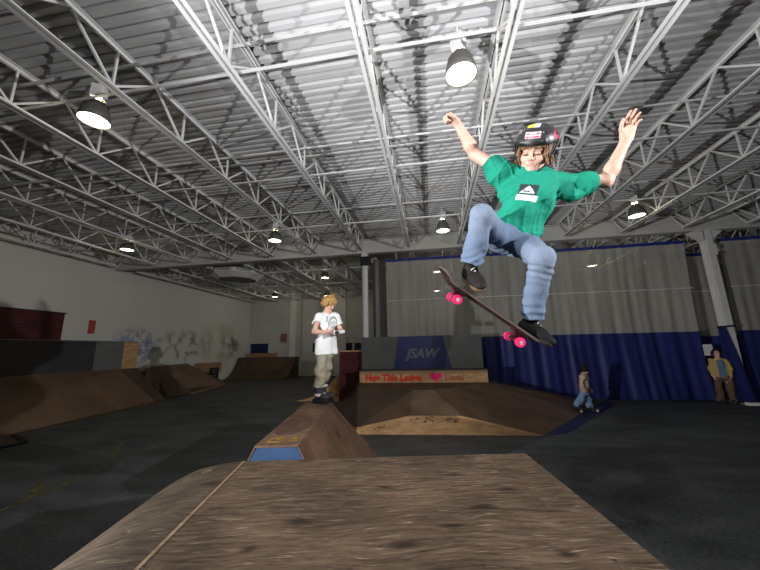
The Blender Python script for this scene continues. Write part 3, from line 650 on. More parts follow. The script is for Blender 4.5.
# upright lettered panel on the ledge
yp_ = 9.45
wp = empty('lettered_panel', (-.3, yp_, lz1), 'grey upright panel with a blue trapezoid reading JSAW standing on the ledge', 'panel')
px0, px1, pz0, pz1 = -2.09, 1.40, lz1+.022, 2.0
m = MB(); m.box((px0, yp_, pz0), (px1, yp_+.06, pz1)); child(m, 'board', MT['grey_panel'], wp)
m = MB(); bq = [(-1.14, pz0+.002), (.54, pz0+.002), (.31, pz1-.002), (-.98, pz1-.002)]
m.hexa([(bq[0][0], yp_-.006, bq[0][1]), (bq[1][0], yp_-.006, bq[1][1]), (bq[1][0], yp_, bq[1][1]), (bq[0][0], yp_, bq[0][1]), (bq[3][0], yp_-.006, bq[3][1]), (bq[2][0], yp_-.006, bq[2][1]), (bq[2][0], yp_, bq[2][1]), (bq[3][0], yp_, bq[3][1])]); child(m, 'blue_trapezoid', MT['blue_paint'], wp)
text_mesh('lettering', 'JSAW', .37, MT['letter_grey'], wp, (-.76, yp_-.010, 1.38), (1, 0, 0), (0, 0, 1), .3, .003, .014).matrix_parent_inverse = Matrix.Translation(-Vector(wp.location))
for X in (px0+.4, px1-.4):
    m = MB(); m.hexa([(X, yp_+.06, pz0), (X+.04, yp_+.06, pz0), (X+.04, ly1-.03, pz0), (X, ly1-.03, pz0), (X, yp_+.06, 1.8), (X+.04, yp_+.06, 1.8), (X+.04, yp_+.1, 1.8), (X, yp_+.1, 1.8)]); child(m, 'brace', MT['ply_edge'], wp)
# maroon box behind the rollerblader
rb = empty('maroon_ramp_box', (-2.5, 9.9, 0), 'maroon ramp box with a raw plywood rim behind the rollerblader', 'skate ramp')
P = [on_y(339.5, 351, 9.7), on_y(361.5, 350, 9.7)]
m = MB(); m.box((P[0][0], 9.7, 0), (-2.13, 10.35, P[0][2]-.03)); child(m, 'body', MT['maroon'], rb)
m = MB(); m.box((P[0][0]-.02, 9.68, P[0][2]-.03), (-2.11, 10.35, P[0][2]+.01)); child(m, 'rim', MT['ply_raw'], rb)
# raw plywood bank left of it
q = on_z(303, 384, 0); 
kb = empty('plywood_kicker', (-3.4, 10.6, 0), 'small raw plywood kicker with a rising curved top, just left of the maroon box', 'skate ramp')
k0 = on_y(302, 384, 10.8); prof = []
for f in np.linspace(0, 1, 9): prof.append((k0[0]+(-2.85-k0[0])*f, .02+1.05*f**2.2+.12*f))
m = MB()
m.grid([[(x, 10.4, z) for x, z in prof], [(x, 11.0, z) for x, z in prof]]); child(m, 'ramp_face', MT['brown_light'], kb)
m = MB(); m.poly([(x, 10.4, z) for x, z in prof]+[(prof[-1][0], 10.4, 0), (prof[0][0], 10.4, 0)]); child(m, 'side_panel', MT['ply_raw'], kb)
# ------------------------------------------------------------------ left-hand ramps
big = empty('bank_ramp', (-10.2, 7.5, 0), 'long brown bank ramp along the left wall, below the charcoal riding wall', 'skate ramp')
e0, e1 = np.array(on_z(24, 431.6, 0)), np.array(on_z(150, 402.5, 0)); dd = (e1-e0)/np.linalg.norm(e1-e0)
s0 = e0-dd*4.2; ztop = 1.12
tA, tB, tC = np.array((-11.2, s0[1], ztop)), np.array((-11.2, 10.05, ztop)), np.array((-11.2, 10.75, ztop))
e2 = np.array(on_z(168, 402, 0))
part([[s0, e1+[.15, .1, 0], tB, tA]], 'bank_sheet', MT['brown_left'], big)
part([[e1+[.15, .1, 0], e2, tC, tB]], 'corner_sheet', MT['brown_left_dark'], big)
part([[e2, tC, (-11.2, 10.75, 0)]], 'end_panel', MT['ply_edge'], big)
m = solid([s0+[.12, 0, .012], e1+[.5, .12, .012], e1+[.15, .1, .03], s0+[-.0, 0, .03]], (.1, 0, 1), .012); child(m, 'toe_strip', MT['brown_left_dark'], big)
wr = empty('riding_wall', (-11.4, 7.5, ztop), 'long charcoal and grey riding wall above the brown bank on the left', 'panel')
for (ya, yb, mm, nm) in ((s0[1], 9.14, MT['dark_panel'], 'charcoal_panel'), (9.14, 10.14, MT['grey_panel_light'], 'grey_panel'), (10.14, 10.72, MT['ply_raw'], 'raw_plywood_panel')):
    m = MB(); m.box((-11.24, ya, ztop-.08), (-11.205, yb-.004, 2.08)); child(m, nm, mm, wr)
m = MB(); m.box((-11.95, s0[1], 2.08), (-11.18, 10.72, 2.11)); child(m, 'top_rail', MT['grey_panel_light'], wr)
for y in np.arange(s0[1]+.1, 10.7, 1.2):
    m = MB(); m.box((-11.3, y, 0), (-11.24, y+.05, 2.08)); m.box((-11.94, y, 0), (-11.88, y+.05, 2.08)); child(m, 'post', MT['ply_edge'], wr)
# second pyramid along the wall
p2 = empty('hip_ramp', (-11.5, 13.5, 0), 'brown hip ramp against the left wall beyond the bank ramp', 'skate ramp')
f0, f1, f2 = on_z(190, 394.5, 0), on_z(225, 384.5, 0), on_z(149, 386, 0)
r0, r1 = on_x(150, 366.5, -12.3), on_x(187, 363.5, -12.1)
part([[f0, f1, r1, r0, on_x(150, 379, -11.5), on_z(158, 392, 0)]], 'bank_sheet', MT['brown_left'], p2)
part([[f1, (f1[0]-.6, f1[1]+1.0, 0), r1]], 'far_sheet', MT['brown_left_dark'], p2)
part([[f0, f1, f1+[.0, .0, .05], f0+[0, 0, .05]]], 'toe_edge', MT['ply_edge'], p2)
for nm_, ua, ub, uc, ud in (('kicker', (160, 380), (172, 376), (193, 393.5), (168, 398.5)),):
    k = empty('low_kicker', on_z(178, 394, 0), 'low dark kicker in front of the hip ramp on the left', 'skate ramp')
    c0, d0 = on_z(*uc, 0), on_z(*ud, 0); a0, b0 = on_x(*ua, d0[0]-.75), on_x(*ub, c0[0]-.75)
    part([[d0, c0, b0, a0]], 'ramp_face', MT['brown_left_dark'], k)
    part([[d0, a0, (a0[0], a0[1], 0)]], 'side_panel', MT['brown_left'], k)
    part([[d0+[0.01, 0, 0], c0+[0.01, 0, 0], c0+[0.01, 0, .03], d0+[0.01, 0, .03]]], 'toe_edge', MT['black'], k)
bq0 = on_x(128, 367.5, -11.9); bn = empty('bench_ledge', (-11.9, bq0[1]+.3, 0), 'low brown bench ledge between the riding wall and the hip ramp', 'skate ledge')
bq1 = on_x(149, 370, -11.9)
m = MB(); m.box((-12.3, bq0[1], bq1[2]-.02), (-11.7, bq1[1], bq1[2]+.1)); child(m, 'top_plank', MT['brown_left'], bn)
m = MB(); m.box((-12.2, bq0[1]+.2, 0), (-11.85, bq1[1]-.2, bq1[2]-.02)); child(m, 'base', MT['dark_panel'], bn)
cb0, cb1 = on_x(202, 363.5, -12.0), on_x(221, 371, -12.0)
cr = empty('crate', (-12.2, cb0[1], 0), 'open plywood crate with a dark sign at the far end of the left wall', 'crate')
m = MB(); m.box((-12.4, cb0[1], cb1[2]), (-12.0, cb1[1], cb0[2])); child(m, 'top_box', MT['ply_edge'], cr)
m = MB(); m.box((-12.4, cb0[1]+.1, 0), (-12.05, cb0[1]+.2, cb1[2])); m.box((-12.4, cb1[1]-.2, 0), (-12.05, cb1[1]-.1, cb1[2])); child(m, 'leg', MT['ply_edge'], cr)
sg0, sg1 = on_x(210.5, 368, -11.95), on_x(218, 378, -11.95)
m = MB(); m.box((-11.98, sg0[1], 0.02), (-11.95, sg1[1], sg0[2])); child(m, 'dark_sign', MT['black'], cr)
m = MB()
for f in (.25, .45, .65, .8): m.box((-11.95, sg0[1]+.15, sg0[2]*f), (-11.945, sg1[1]-.15, sg0[2]*f+.05))
child(m, 'sign_lines', MT['grey_panel_light'], cr)
# back quarter pipe on the far wall
qp = empty('quarter_pipe', (-9.8, 19, 0), 'dark quarter pipe with a raw plywood back board at the far wall', 'skate ramp')
xa, xb = on_y(236, 362, 19.0)[0], on_y(293, 362, 19.0)[0]; prof = [(17.6, .01)]
for f in np.linspace(0, 1, 9): prof.append((17.7+1.5*math.sin(f*1.1)/math.sin(1.1), .02+1.25*(1-math.cos(f*1.1))/(1-math.cos(1.1))))
prof.append((19.9, prof[-1][1]))
m = MB(); m.grid([[(xa, y, z) for y, z in prof], [(xb, y, z) for y, z in prof]]); child(m, 'ramp_face', MT['brown_left_dark'], qp)
for X in (xa, xb):
    m = MB(); m.poly([(X, y, z) for y, z in prof]+[(X, 19.9, 0), (X, 17.6, 0)]); child(m, 'side_panel', MT['brown_dark'], qp)
pa, pb = on_y(247, 355.5, 19.85), on_y(277, 361, 19.85)
m = MB(); m.box((pa[0], 19.8, prof[-1][1]), (pb[0], 19.85, max(pa[2], prof[-1][1]+.25))); child(m, 'back_board', MT['ply_edge'], qp)
# near-left ramp corner
cn = [np.array(on_z(24.5, 443.5, 0)), np.array(on_z(0, 429, 0)), np.array(on_z(0, 449.5, 0))]
kp = empty('launch_ramp', cn[0], 'dark low launch ramp reaching in at the left edge of the photo', 'skate ramp')
cn[1] = cn[0]+(cn[1]-cn[0])*.42; cn[2] = cn[0]+[-.05, -.75, 0]
part([[cn[0]+[0, 0, .02], cn[1]+[0, 0, .03], cn[1]+[.05, -1.3, .4], cn[2]+[-.2, -.7, .4], cn[2]+[0, 0, .03]]], 'ramp_face', MT['brown_left_dark'], kp)
m = MB(); m.bar(cn[0]+[0, 0, .02], cn[1]+[0, 0, .03], .09, .03); m.bar(cn[0]+[0, 0, .02], cn[2]+[0, 0, .03], .09, .03); child(m, 'toe_plate', MT['black'], kp)
# ------------------------------------------------------------------ signed-distance modelling for bodies and clothes
def V(*a): return np.array(a if len(a) > 1 else a[0], float)
def unit(v): v = np.array(v, float); return v/np.linalg.norm(v)
class Sdf:
    def __init__(s): s.p = []
    def add(s, fn, lo, hi, k=.02, op='u'): s.p.append((fn, np.array(lo, float), np.array(hi, float), k, op)); return s
    def limb(s, a, b, ra, rb, k=.02, flat=1.0, side=None, op='u', ends=True):
        a = V(a); b = V(b); d = b-a; L2 = d@d; L = math.sqrt(L2); R = max(ra, rb)
        if side is not None:
            sd = unit(V(side)-d*(V(side)@d)/L2)
        def fn(X):
            w = X-a; h = np.clip((w@d)/L2, 0, 1); q = w-h[..., None]*d; r = ra+(rb-ra)*h
            if side is None: return np.sqrt((q*q).sum(-1))-r
            ss = q@sd; rest = np.maximum((q*q).sum(-1)-ss*ss, 0)
            al = (q@d)/L; oo = np.maximum(rest-al*al, 0)
            return (np.sqrt(ss*ss+al*al+oo/flat**2)-r)*flat**.5
        return s.add(fn, np.minimum(a, b)-R, np.maximum(a, b)+R, k, op)
    def ball(s, c, r, k=.02, op='u'): 
        c = V(c); return s.add(lambda X: np.sqrt(((X-c)**2).sum(-1))-r, c-r, c+r, k, op)
    def ell(s, c, A, rad, k=.02, op='u'):   # A rows: local axes
        c = V(c); A = np.array(A, float); rad = np.array(rad, float); m = rad.min()
        def fn(X):
            q = (X-c)@A.T/rad; n = np.sqrt((q*q).sum(-1)); g = np.sqrt(((q/rad)**2).sum(-1))+1e-9
            return n*(n-1)/g
        e = np.abs(A.T*rad).sum(1)
        return s.add(fn, c-e, c+e, k, op)
    def box(s, c, A, half, rnd=.01, k=.01, op='u'):
        c = V(c); A = np.array(A, float); hf = np.array(half, float)-rnd
        def fn(X):
            q = np.abs((X-c)@A.T)-hf
            return np.sqrt((np.maximum(q, 0)**2).sum(-1))+np.minimum(q.max(-1), 0)-rnd
        e = np.abs(A.T*np.array(half)).sum(1)
        return s.add(fn, c-e, c+e, k, op)
    def cut(s, p, n, near=None, rad=.2):   # remove what lies on the +n side, within rad of near
        p = V(p); n = unit(n); q = p if near is None else V(near)
        def fn(X):
            pl = (X-p)@n
            return np.maximum(-pl, np.sqrt(((X-q)**2).sum(-1))-rad)
        return s.add(fn, q-rad, q+rad, 0.001, 'd')
    def field(s, vox, disp=None):
        lo = np.min([p[1] for p in s.p if p[4] == 'u'], 0)-vox*4-.02; hi = np.max([p[2] for p in s.p if p[4] == 'u'], 0)+vox*4+.02
        n = np.ceil((hi-lo)/vox).astype(int)+1; Fd = np.full(n, .3, np.float32)
        for fn, a, b, k, op in s.p:
            m = max(k*1.1, vox*3); i0 = np.clip(np.floor((a-m-lo)/vox).astype(int), 0, n); i1 = np.clip(np.ceil((b+m-lo)/vox).astype(int)+1, 0, n)
            if np.any(i1 <= i0): continue
            ax = [lo[j]+vox*np.arange(i0[j], i1[j]) for j in range(3)]
            X = np.stack(np.meshgrid(*ax, indexing='ij'), -1); d = fn(X).astype(np.float32); sl = tuple(slice(i0[j], i1[j]) for j in range(3)); f = Fd[sl]
            if op == 'u':
                h = np.maximum(k-np.abs(f-d), 0)/k if k > 0 else 0; Fd[sl] = np.minimum(f, d)-h*h*k*.25
            elif op == 'd':
                h = np.maximum(k-np.abs(-d-f), 0)/k; Fd[sl] = np.maximum(f, -d)+h*h*k*.25
        if disp is not None:
            msk = np.abs(Fd) < .03; idx = np.argwhere(msk); Fd[msk] += disp(lo+vox*idx).astype(np.float32)
        return Fd, lo
    def mesh(s, vox, disp=None, relax=1, keep=True):
        Fd, lo = s.field(vox, disp); sg = Fd < 0
        c = np.zeros(np.array(Fd.shape)-1, np.int16)
        offs = [(i, j, k) for i in (0, 1) for j in (0, 1) for k in (0, 1)]
        sh = Fd.shape
        for o in offs: c += sg[o[0]:sh[0]-1+o[0], o[1]:sh[1]-1+o[1], o[2]:sh[2]-1+o[2]]
        act = (c > 0) & (c < 8); cells = np.argwhere(act); ids = np.full(act.shape, -1, np.int64); ids[act] = np.arange(len(cells))
        acc = np.zeros((len(cells), 3)); cnt = np.zeros(len(cells))
        for a in range(len(offs)):
            for b in range(a+1, len(offs)):
                da = np.array(offs[a]); db = np.array(offs[b])
                if np.abs(da-db).sum() != 1: continue
                fa = Fd[tuple((cells+da).T)]; fb = Fd[tuple((cells+db).T)]; m = (fa < 0) != (fb < 0)
                t = fa[m]/(fa[m]-fb[m]); acc[m] += da+(db-da)*t[:, None]; cnt[m] += 1
        P = lo+vox*(cells+acc/np.maximum(cnt, 1)[:, None])
        faces = []
        for ax in range(3):
            u, v = (ax+1) % 3, (ax+2) % 3
            A = [slice(None)]*3; B = [slice(None)]*3; A[ax] = slice(0, -1); B[ax] = slice(1, None)
            e = np.argwhere(sg[tuple(A)] != sg[tuple(B)])
            e = e[(e[:, u] > 0) & (e[:, v] > 0) & (e[:, u] < sh[u]-1) & (e[:, v] < sh[v]-1)]
            du = np.zeros(3, int); du[u] = 1; dv = np.zeros(3, int); dv[v] = 1
            q = np.stack([ids[tuple((e-du-dv).T)], ids[tuple((e-dv).T)], ids[tuple(e.T)], ids[tuple((e-du).T)]], 1)
            fl = ~sg[tuple(e.T)]; q[fl] = q[fl][:, ::-1]; faces.append(q)
        Q = np.concatenate(faces)
        lab = np.arange(len(P))          # keep only the largest connected surface
        for _ in range(4000):
            mn = lab[Q].min(1); new = lab.copy(); np.minimum.at(new, Q.ravel(), np.repeat(mn, 4)); new = new[new]
            if (new == lab).all(): break
            lab = new
        if keep:
            w, n_ = np.unique(lab, return_counts=True); ok = lab == w[n_.argmax()]; mp = np.cumsum(ok)-1; Q = mp[Q[ok[Q[:, 0]]]]; P = P[ok]
        for _ in range(relax):
            S = np.zeros_like(P); N = np.zeros(len(P))
            for i in range(4):
                np.add.at(S, Q[:, i], P[Q[:, (i+1) % 4]]); np.add.at(N, Q[:, i], 1); np.add.at(S, Q[:, i], P[Q[:, (i+3) % 4]]); np.add.at(N, Q[:, i], 1)
            P = P*.5+.5*S/N[:, None]
        return P, Q
    def build(s, name, mat, parent, vox, col=(.5, .5, .5), disp=None, relax=1, keep=True):
        P, Q = s.mesh(vox, disp, relax, keep)
        me = bpy.data.meshes.new(name); me.vertices.add(len(P)); me.vertices.foreach_set('co', P.ravel())
        me.loops.add(len(Q)*4); me.polygons.add(len(Q)); me.loops.foreach_set('vertex_index', Q.ravel()); me.polygons.foreach_set('loop_start', np.arange(len(Q))*4)
        me.polygons.foreach_set('use_smooth', np.ones(len(Q), bool)); me.update(calc_edges=True); me.validate()
        a = me.color_attributes.new('col', 'FLOAT_COLOR', 'POINT')
        nr = np.zeros(len(P)*3); me.vertices.foreach_get('normal', nr); nr = nr.reshape(-1, 3)
        C = col(P, nr) if callable(col) else np.tile(np.array(col, float), (len(P), 1))
        a.data.foreach_set('color', np.concatenate([C, np.ones((len(P), 1))], 1).ravel().astype(np.float32))
        me.materials.append(mat)
        o = bpy.data.objects.new(name, me); COL.objects.link(o)
        if parent: o.parent = parent; o.matrix_parent_inverse = Matrix.Translation(-Vector(parent.location))
        return o
def waves(seed, n=10, lo=18, hi=60, amp=.003, axis=None, squash=.35):
    rr = np.random.default_rng(seed); K = rr.normal(size=(n, 3)); K /= np.linalg.norm(K, axis=1)[:, None]
    if axis is not None: 
        a = unit(axis); K = K-(1-squash)*0*K; K = K*squash+(K@a)[:, None]*a*(1-squash)*1.6
    K *= rr.uniform(lo, hi, n)[:, None]; ph = rr.uniform(0, 6.3, n); am = amp*rr.uniform(.5, 1.3, n)/math.sqrt(n)*1.6
    def f(X):
        W = X+.012*np.sin(X[:, [1, 2, 0]]*17+1.3)
        s = np.sin(W@K.T+ph); return (np.abs(s)**.7*np.sign(s))@am
    return f
SKIN = vcol_mat('skin', .5, .15, 90, .35, .12, .05); CLOTH = vcol_mat('cotton_cloth', .85, .25, 60, .15, 0, .08); DENIM = vcol_mat('denim', .85, .4, 110, .15, 0, .16)
HAIRM = vcol_mat('hair', .55, .6, 120, .3, 0, .35); LEATHER = vcol_mat('shoe_leather', .7, .3, 70, .15, 0, .2); SHELL = vcol_mat('helmet_shell', .42, 0, 50, .5, 0, .08)
def head_sdf(S, c, fwd, up, s=1.0):
    f = unit(fwd); u = V(up); u = unit(u-f*(u@f)); l = np.cross(u, f)      # l = the person's left
    A = np.array([l, f, u]); p = lambda x, y, z: V(c)+s*(x*l+y*f+z*u)
    S.ell(p(0, -.012, .032), A, (.074*s, .092*s, .084*s), .02); S.ell(p(0, .028, -.045), A, (.056*s, .058*s, .068*s), .03)
    S.ball(p(0, .066, -.094), .02*s, .025*s)
    for q in (-1, 1):
        S.ball(p(q*.036, .056, -.032), .026*s, .02*s); S.limb(p(q*.058, -.0, -.05), p(q*.03, .05, -.092), .02*s, .018*s, .02*s)
        S.limb(p(q*.012, .085, .016), p(q*.043, .072, .014), .009*s, .008*s, .012*s)
        S.ball(p(q*.031, .096, -.006), .013*s, .012*s, 'd'); S.ell(p(q*.031, .076, -.007), A, (.014*s, .013*s, .011*s), .004*s)
        S.ell(p(q*.077, -.008, -.015), A, (.010*s, .02*s, .03*s), .008*s)
    S.limb(p(0, .084, .004), p(0, .104, -.03), .007*s, .0115*s, .01*s)
    for q in (-1, 1): S.ball(p(q*.011, .094, -.034), .0085*s, .008*s)
    S.limb(p(-.018, .081, -.060), p(.018, .081, -.060), .006*s, .006*s, .006*s); S.limb(p(-.015, .080, -.070), p(.015, .080, -.070), .007*s, .007*s, .006*s)
    S.limb(p(-.016, .09, -.065), p(.016, .09, -.065), .0022*s, .0022*s, .003*s, op='d')
    return p, A
def face_col(c, A, s, skin, hair):
    c = V(c)
    def f(P, N):
        q = (P-c)@A.T/s; C = np.tile(np.array(skin, float), (len(P), 1)); x, y, z = q.T
        front = y > .045
        def put(m, col, a): C[m] = C[m]*(1-a)+np.array(col)*a
        put(front & (np.abs(z+.065) < .0095) & (np.abs(x) < .017), (.50, .19, .16), .5)
        put(front & (np.abs(z+.0655) < .0025) & (np.abs(x) < .02), (.25, .06, .06), .7)
        ch = ((np.abs(x)-.036)**2+(z+.035)**2) < .018**2; put(front & ch, (.80, .36, .30), .3)
        ax = np.abs(x)
        put(front & (np.abs(z-(.021-.12*(ax-.03)**2/.01)) < .0045) & (ax > .012) & (ax < .048), hair, .75)
        put(front & (np.abs(z+.012+.0) < .005) & (np.abs(ax-.031) < .017), (.06, .035, .03), .9)
        put(front & (np.abs(z+.002) < .006) & (np.abs(ax-.031) < .016), (.4, .2, .17), .45)
        return C
    return f
def hand_sdf(S, wrist, fdir, pnorm, thumb, curl=(.3, .3, .3, .3), spread=.12, thumb_curl=.3, thumb_out=.9, s=1.0):
    f = unit(fdir); n = unit(V(pnorm)-f*(V(pnorm)@f)); l = np.cross(n, f); l = l if l@V(thumb) > 0 else -l     # l towards the thumb
    W = V(wrist); A = np.array([l, f, n])
    S.box(W+f*.046*s, A, (.037*s, .046*s, .0135*s), .012*s, .012*s)
    S.limb(W-f*.015*s, W+f*.02*s, .024*s, .027*s, .02*s, .7, l)
    S.limb(W+f*.02*s+l*.024*s+n*.004*s, W+f*.05*s+l*.03*s+n*.006*s, .017*s, .014*s, .012*s)
    for i, (off, ln, rd) in enumerate(((.029, .082, .0092), (.0095, .09, .0095), (-.010, .084, .009), (-.028, .066, .008))):
        p = W+f*(.086-.005*abs(i-1))*s+l*off*s; sp = spread*(1.2-i*.85); d = unit(f+l*sp); ax = d; cu = curl[i]; segs = (ln*.45, ln*.30, ln*.25); ang = 0
        p0 = p-f*.02*s; r = rd*s
        S.limb(p0, p, r*1.1, r*1.05, .006*s)
        for j, sg in enumerate(segs):
            ang += cu*(1.0, 1.15, .8)[j]*1.0; dd = d*math.cos(ang)+n*math.sin(ang); q = p+dd*sg*s
            S.limb(p, q, r*(1-.07*j), r*(.95-.09*j), .004*s); p = q
    tp = W+f*.022*s+l*.03*s+n*.004*s; td = unit(l*thumb_out+f*.75+n*.25); 
    for j, (sg, r) in enumerate(((.034, .0125), (.03, .0108), (.025, .0095))):
        q = tp+td*sg*s; S.limb(tp, q, r*s, r*.92*s, .006*s); tp = q; td = unit(td+n*thumb_curl*.6+f*thumb_curl*.7-l*thumb_curl*.25)
    return S
def shoe_sdf(ankle, toe, up, s=1.0, high=.05):
    t = unit(toe); u = V(up); u = unit(u-t*(u@t)); l = np.cross(t, u); A = np.array([t, l, u]); a = V(ankle); p = lambda x, y, z: a+s*(x*t+y*l+z*u)
    U = Sdf()
    U.ell(p(.125, 0, -.062), A, (.075*s, .045*s, .038*s), .02); U.limb(p(-.02, 0, -.055), p(.09, 0, -.055), .038*s, .042*s, .03, .9, l); U.limb(p(-.012, 0, -.04), p(-.0, 0, high*.4), .040*s, .042*s, .03)
    U.limb(p(.0, 0, -.02), p(.09, 0, -.045), .037*s, .034*s, .03)
    U.box(p(.06, 0, -.108), A, (.3*s, .2*s, .03*s), .002, .003, 'd')
    U.limb(p(-.005, 0, high*.4+.02), p(0, 0, high+.1), .031*s, .036*s, .004, op='d')
    Z = Sdf(); Z.limb(p(-.018, 0, -.086), p(.15, 0, -.086), .040*s, .044*s, .02, 1, None); Z.limb(p(-.018, 0, -.086), p(.15, 0, -.086), .040*s, .044*s, .02)
    B = Sdf(); B.box(p(.065, 0, -.086), A, (.105*s, .04*s, .014*s), .012*s, .01); B.ell(p(.14, .002, -.086), A, (.055*s, .047*s, .014*s), .01); B.ell(p(-.01, 0, -.086), A, (.045*s, .040*s, .014*s), .01)
    return U, B, p
def lace(p, s, name, mat, par):
    m = MB()
    for i in range(4):
        x = .04+.022*i; z = .010-.013*i
        m.tube([p(x, -.022, z-.008), p(x+.006, 0, z+.006), p(x+.012, .022, z-.008)], .0032*s, 6)
    return child(m, name, mat, par)
def hair_strands(S, c, A, s, spec, seed=0):
    rr = np.random.default_rng(seed); c = V(c); P = lambda v: c+s*(v[0]*A[0]+v[1]*A[1]+v[2]*A[2])
    for (a, b, r, n, jit) in spec:
        for i in range(n):
            q = np.array(a)+(np.array(b)-np.array(a))*((i+.5)/n)
            ang = rr.uniform(-.3, .3); mid = q[:3]*1.06+np.array([rr.normal(0, .006), .004, q[3]*.5]); end = q[:3]*1.04+np.array([rr.normal(0, jit), rr.normal(0, jit*.5)+q[4], q[3]*rr.uniform(.8, 1.15)])
            S.limb(P(q[:3]), P(mid), r*s, r*s, .006*s); S.limb(P(mid), P(end), r*s, r*.45*s, .006*s)
SKC = (.62, .37, .285)
# ------------------------------------------------------------------ the jumping skater
def skater():
    head = at(535, 151.3, 1.93)
    R = empty('person', at(515, 238, 2.0), 'skater in a green T-shirt, jeans and black helmet jumping with both arms raised', 'person')
    toC = unit(CAM-head); fw = unit(toC*1.0+CR*-.26+CU*-.10); up = unit(CU*1.0+CR*.22)
    shR, shL = at(504, 172, 2.04), at(561, 182, 1.99); neck = at(532, 181, 2.04)
    elR, wrR = at(475, 154.5, 2.15), at(458, 125, 2.10)
    elL, wrL = at(606, 181, 1.95), at(626, 140, 1.91)
    hip = at(513, 240, 2.02); hR, hL = at(500, 240, 2.03), at(524, 245, 2.03)
    kR, aR = at(482, 217, 1.74), at(470.5, 266, 1.83); kL, aL = at(541, 258, 1.70), at(531.5, 320, 1.86)
    # body: one continuous surface (head, neck, trunk, arms, hands, legs)
    B = Sdf(); p, A = head_sdf(B, head, fw, up, 1.05)
    B.limb(p(0, -.02, -.06), neck, .05, .055, .03); B.limb(neck, hip, .07, .09, .05, .7, shL-shR); B.limb(shR, shL, .045, .045, .05)
    for sh, el, wr in ((shR, elR, wrR), (shL, elL, wrL)):
        B.limb(sh, el, .046, .039, .03); m = el+(wr-el)*.3; B.limb(el, m, .038, .040, .02); B.limb(m, wr, .040, .0265, .02)
    for h, k, a in ((hR, kR, aR), (hL, kL, aL)): B.limb(h, k, .058, .036, .03); B.limb(k, a, .034, .028, .02); B.limb(a, a+(0, 0, -.03), .03, .03, .02)
    hand_sdf(B, wrL, unit(CU*.95+CR*.22-CF*.05), unit(-CF+CU*.0-CR*.15), -CR, (.28, .30, .42, .6), .05, .45, .5, 1.0)
    fR = unit(wrR-elR); hand_sdf(B, wrR+fR*.008, unit(fR*1.0-CR*.5), unit(-CR*.9-CU*.45-CF*.2), unit(-CF*.7-CU*.3), (1.25, 1.3, 1.3, 1.35), .03, .7, .5, .95)
    B.build('body', SKIN, R, .0042, face_col(head, A, 1.05, SKC, (.16, .08, .04)))
    # shirt
    T = Sdf(); wid = unit(shL-shR); ch = at(532, 190, 1.98); hem = at(517, 226, 2.0)
    T.limb(ch, hem, .160, .140, .04, .60, wid); T.limb(neck+(0, 0, .0), shR, .058, .055, .04); T.limb(neck+(0, 0, .0), shL, .058, .055, .04)
    aR_0 = unit(elR-shR); sR = shR+(elR-shR)*.42; sL = shL+(elL-shL)*.68
    T.limb(shR, sR+(elR-shR)*.1, .054, .058, .05); T.limb(shL, sL+(elL-shL)*.1, .053, .059, .05); T.limb(at(508, 192, 2.03), sR-unit(CU)*.028+aR_0*.02, .055, .052, .05); T.limb(at(554, 196, 2.0), sL-unit(CU)*.022, .044, .052, .04)
    ax = unit(hem-ch); dn = hem+ax*.065
    T.limb(hem, dn, .138, .136, .03, .66, wid)
    T.cut(dn-ax*.002, ax, dn, .3); T.limb(dn-ax*.006, dn+ax*.1, .10, .12, .004, .6, wid, op='d')
    aR_ = unit(elR-shR); aL_ = unit(elL-shL)
    T.cut(sR, aR_, sR+aR_*.1, .13); T.cut(sL, aL_, sL+aL_*.12, .16); T.limb(sR-aR_*.02, sR+aR_*.1, .050, .055, .004, op='d'); T.limb(sL-aL_*.025, sL+aL_*.1, .056, .06, .004, op='d')
    T.limb(neck+CU*.004-CF*.02, neck+CU*.12-CF*.06, .064, .09, .008, op='d')
    g0 = (.012, .24, .16)
    L0, L1, L2 = at(523, 182, 1.87), at(541, 184.5, 1.87), at(518.6, 197, 1.87); ex = L1-L0; ey = L2-L0; nn = np.cross(ex, ey); Mi = np.linalg.inv(np.array([ex, ey, nn/np.linalg.norm(nn)]).T)
    def shirt_col(P, N):
        C = np.tile(np.array(g0), (len(P), 1)); q = (P-L0)@Mi.T; u, v, w = q.T; fr = (N@CF < -.1) & (np.abs(w) < .2)
        sq = fr & (u > 0) & (u < 1) & (v > 0) & (v < .66); C[sq] = (.03, .045, .045)
        tri = sq & (v > .10) & (v < .56) & (np.abs(u-.5) < .40*(v-.06)/.5) & ~((v > .40) & (v < .50) & (u > .25) & (u < .62)); C[tri] = (.8, .8, .8)
        st = fr & (u > -.02) & (u < 1.12) & (v > .70) & (v < 1.06); C[st] = (.82, .82, .82)
        return C
    wv1 = waves(3, 14, 16, 50, .0065, None); wv2 = waves(5, 10, 30, 75, .0055, wid*.6+ax)
    K3 = (unit(shL-hip), unit(shR-hip), ax)
    def wv3(X):
        o = 0
        for i, (k_, f_) in enumerate(zip(K3, (34, 38, 30))):
            n_ = np.cross(k_, CF); n_ = unit(n_); ph_ = (X@n_)*f_+1.1*np.sin((X@k_)*9+i)+i*2.1
            m_ = .5+.5*np.sin((X@k_)*11+(X@n_)*7+i*1.7); o = o-.0075*(1-np.abs(np.sin(ph_)))**4*m_
        return o
    T.build('tshirt', CLOTH, R, .0042, shirt_col, lambda X: wv1(X)*.8+wv2(X)+wv3(X), 1)
    # jeans
    J = Sdf(); J.ell(hip+CU*.005, np.array([wid, -CF, ax]), (.138, .105, .105), .04)
    for h, k, a, rr_ in ((hR, kR, aR, .0), (hL, kL, aL, .004)):
        J.limb(h, k, .086, .060+rr_, .03); c = k+(a-k)*.92; d = unit(a-k)
        J.limb(k, a+d*.02, .058+rr_, .066, .015)
        J.ball(k+unit(k-h)*.004-d*.004, .061+rr_, .02)
        J.cut(c, d, c+d*.1, .14); J.limb(c-d*.012, c+d*.12, .042, .046, .004, op='d')
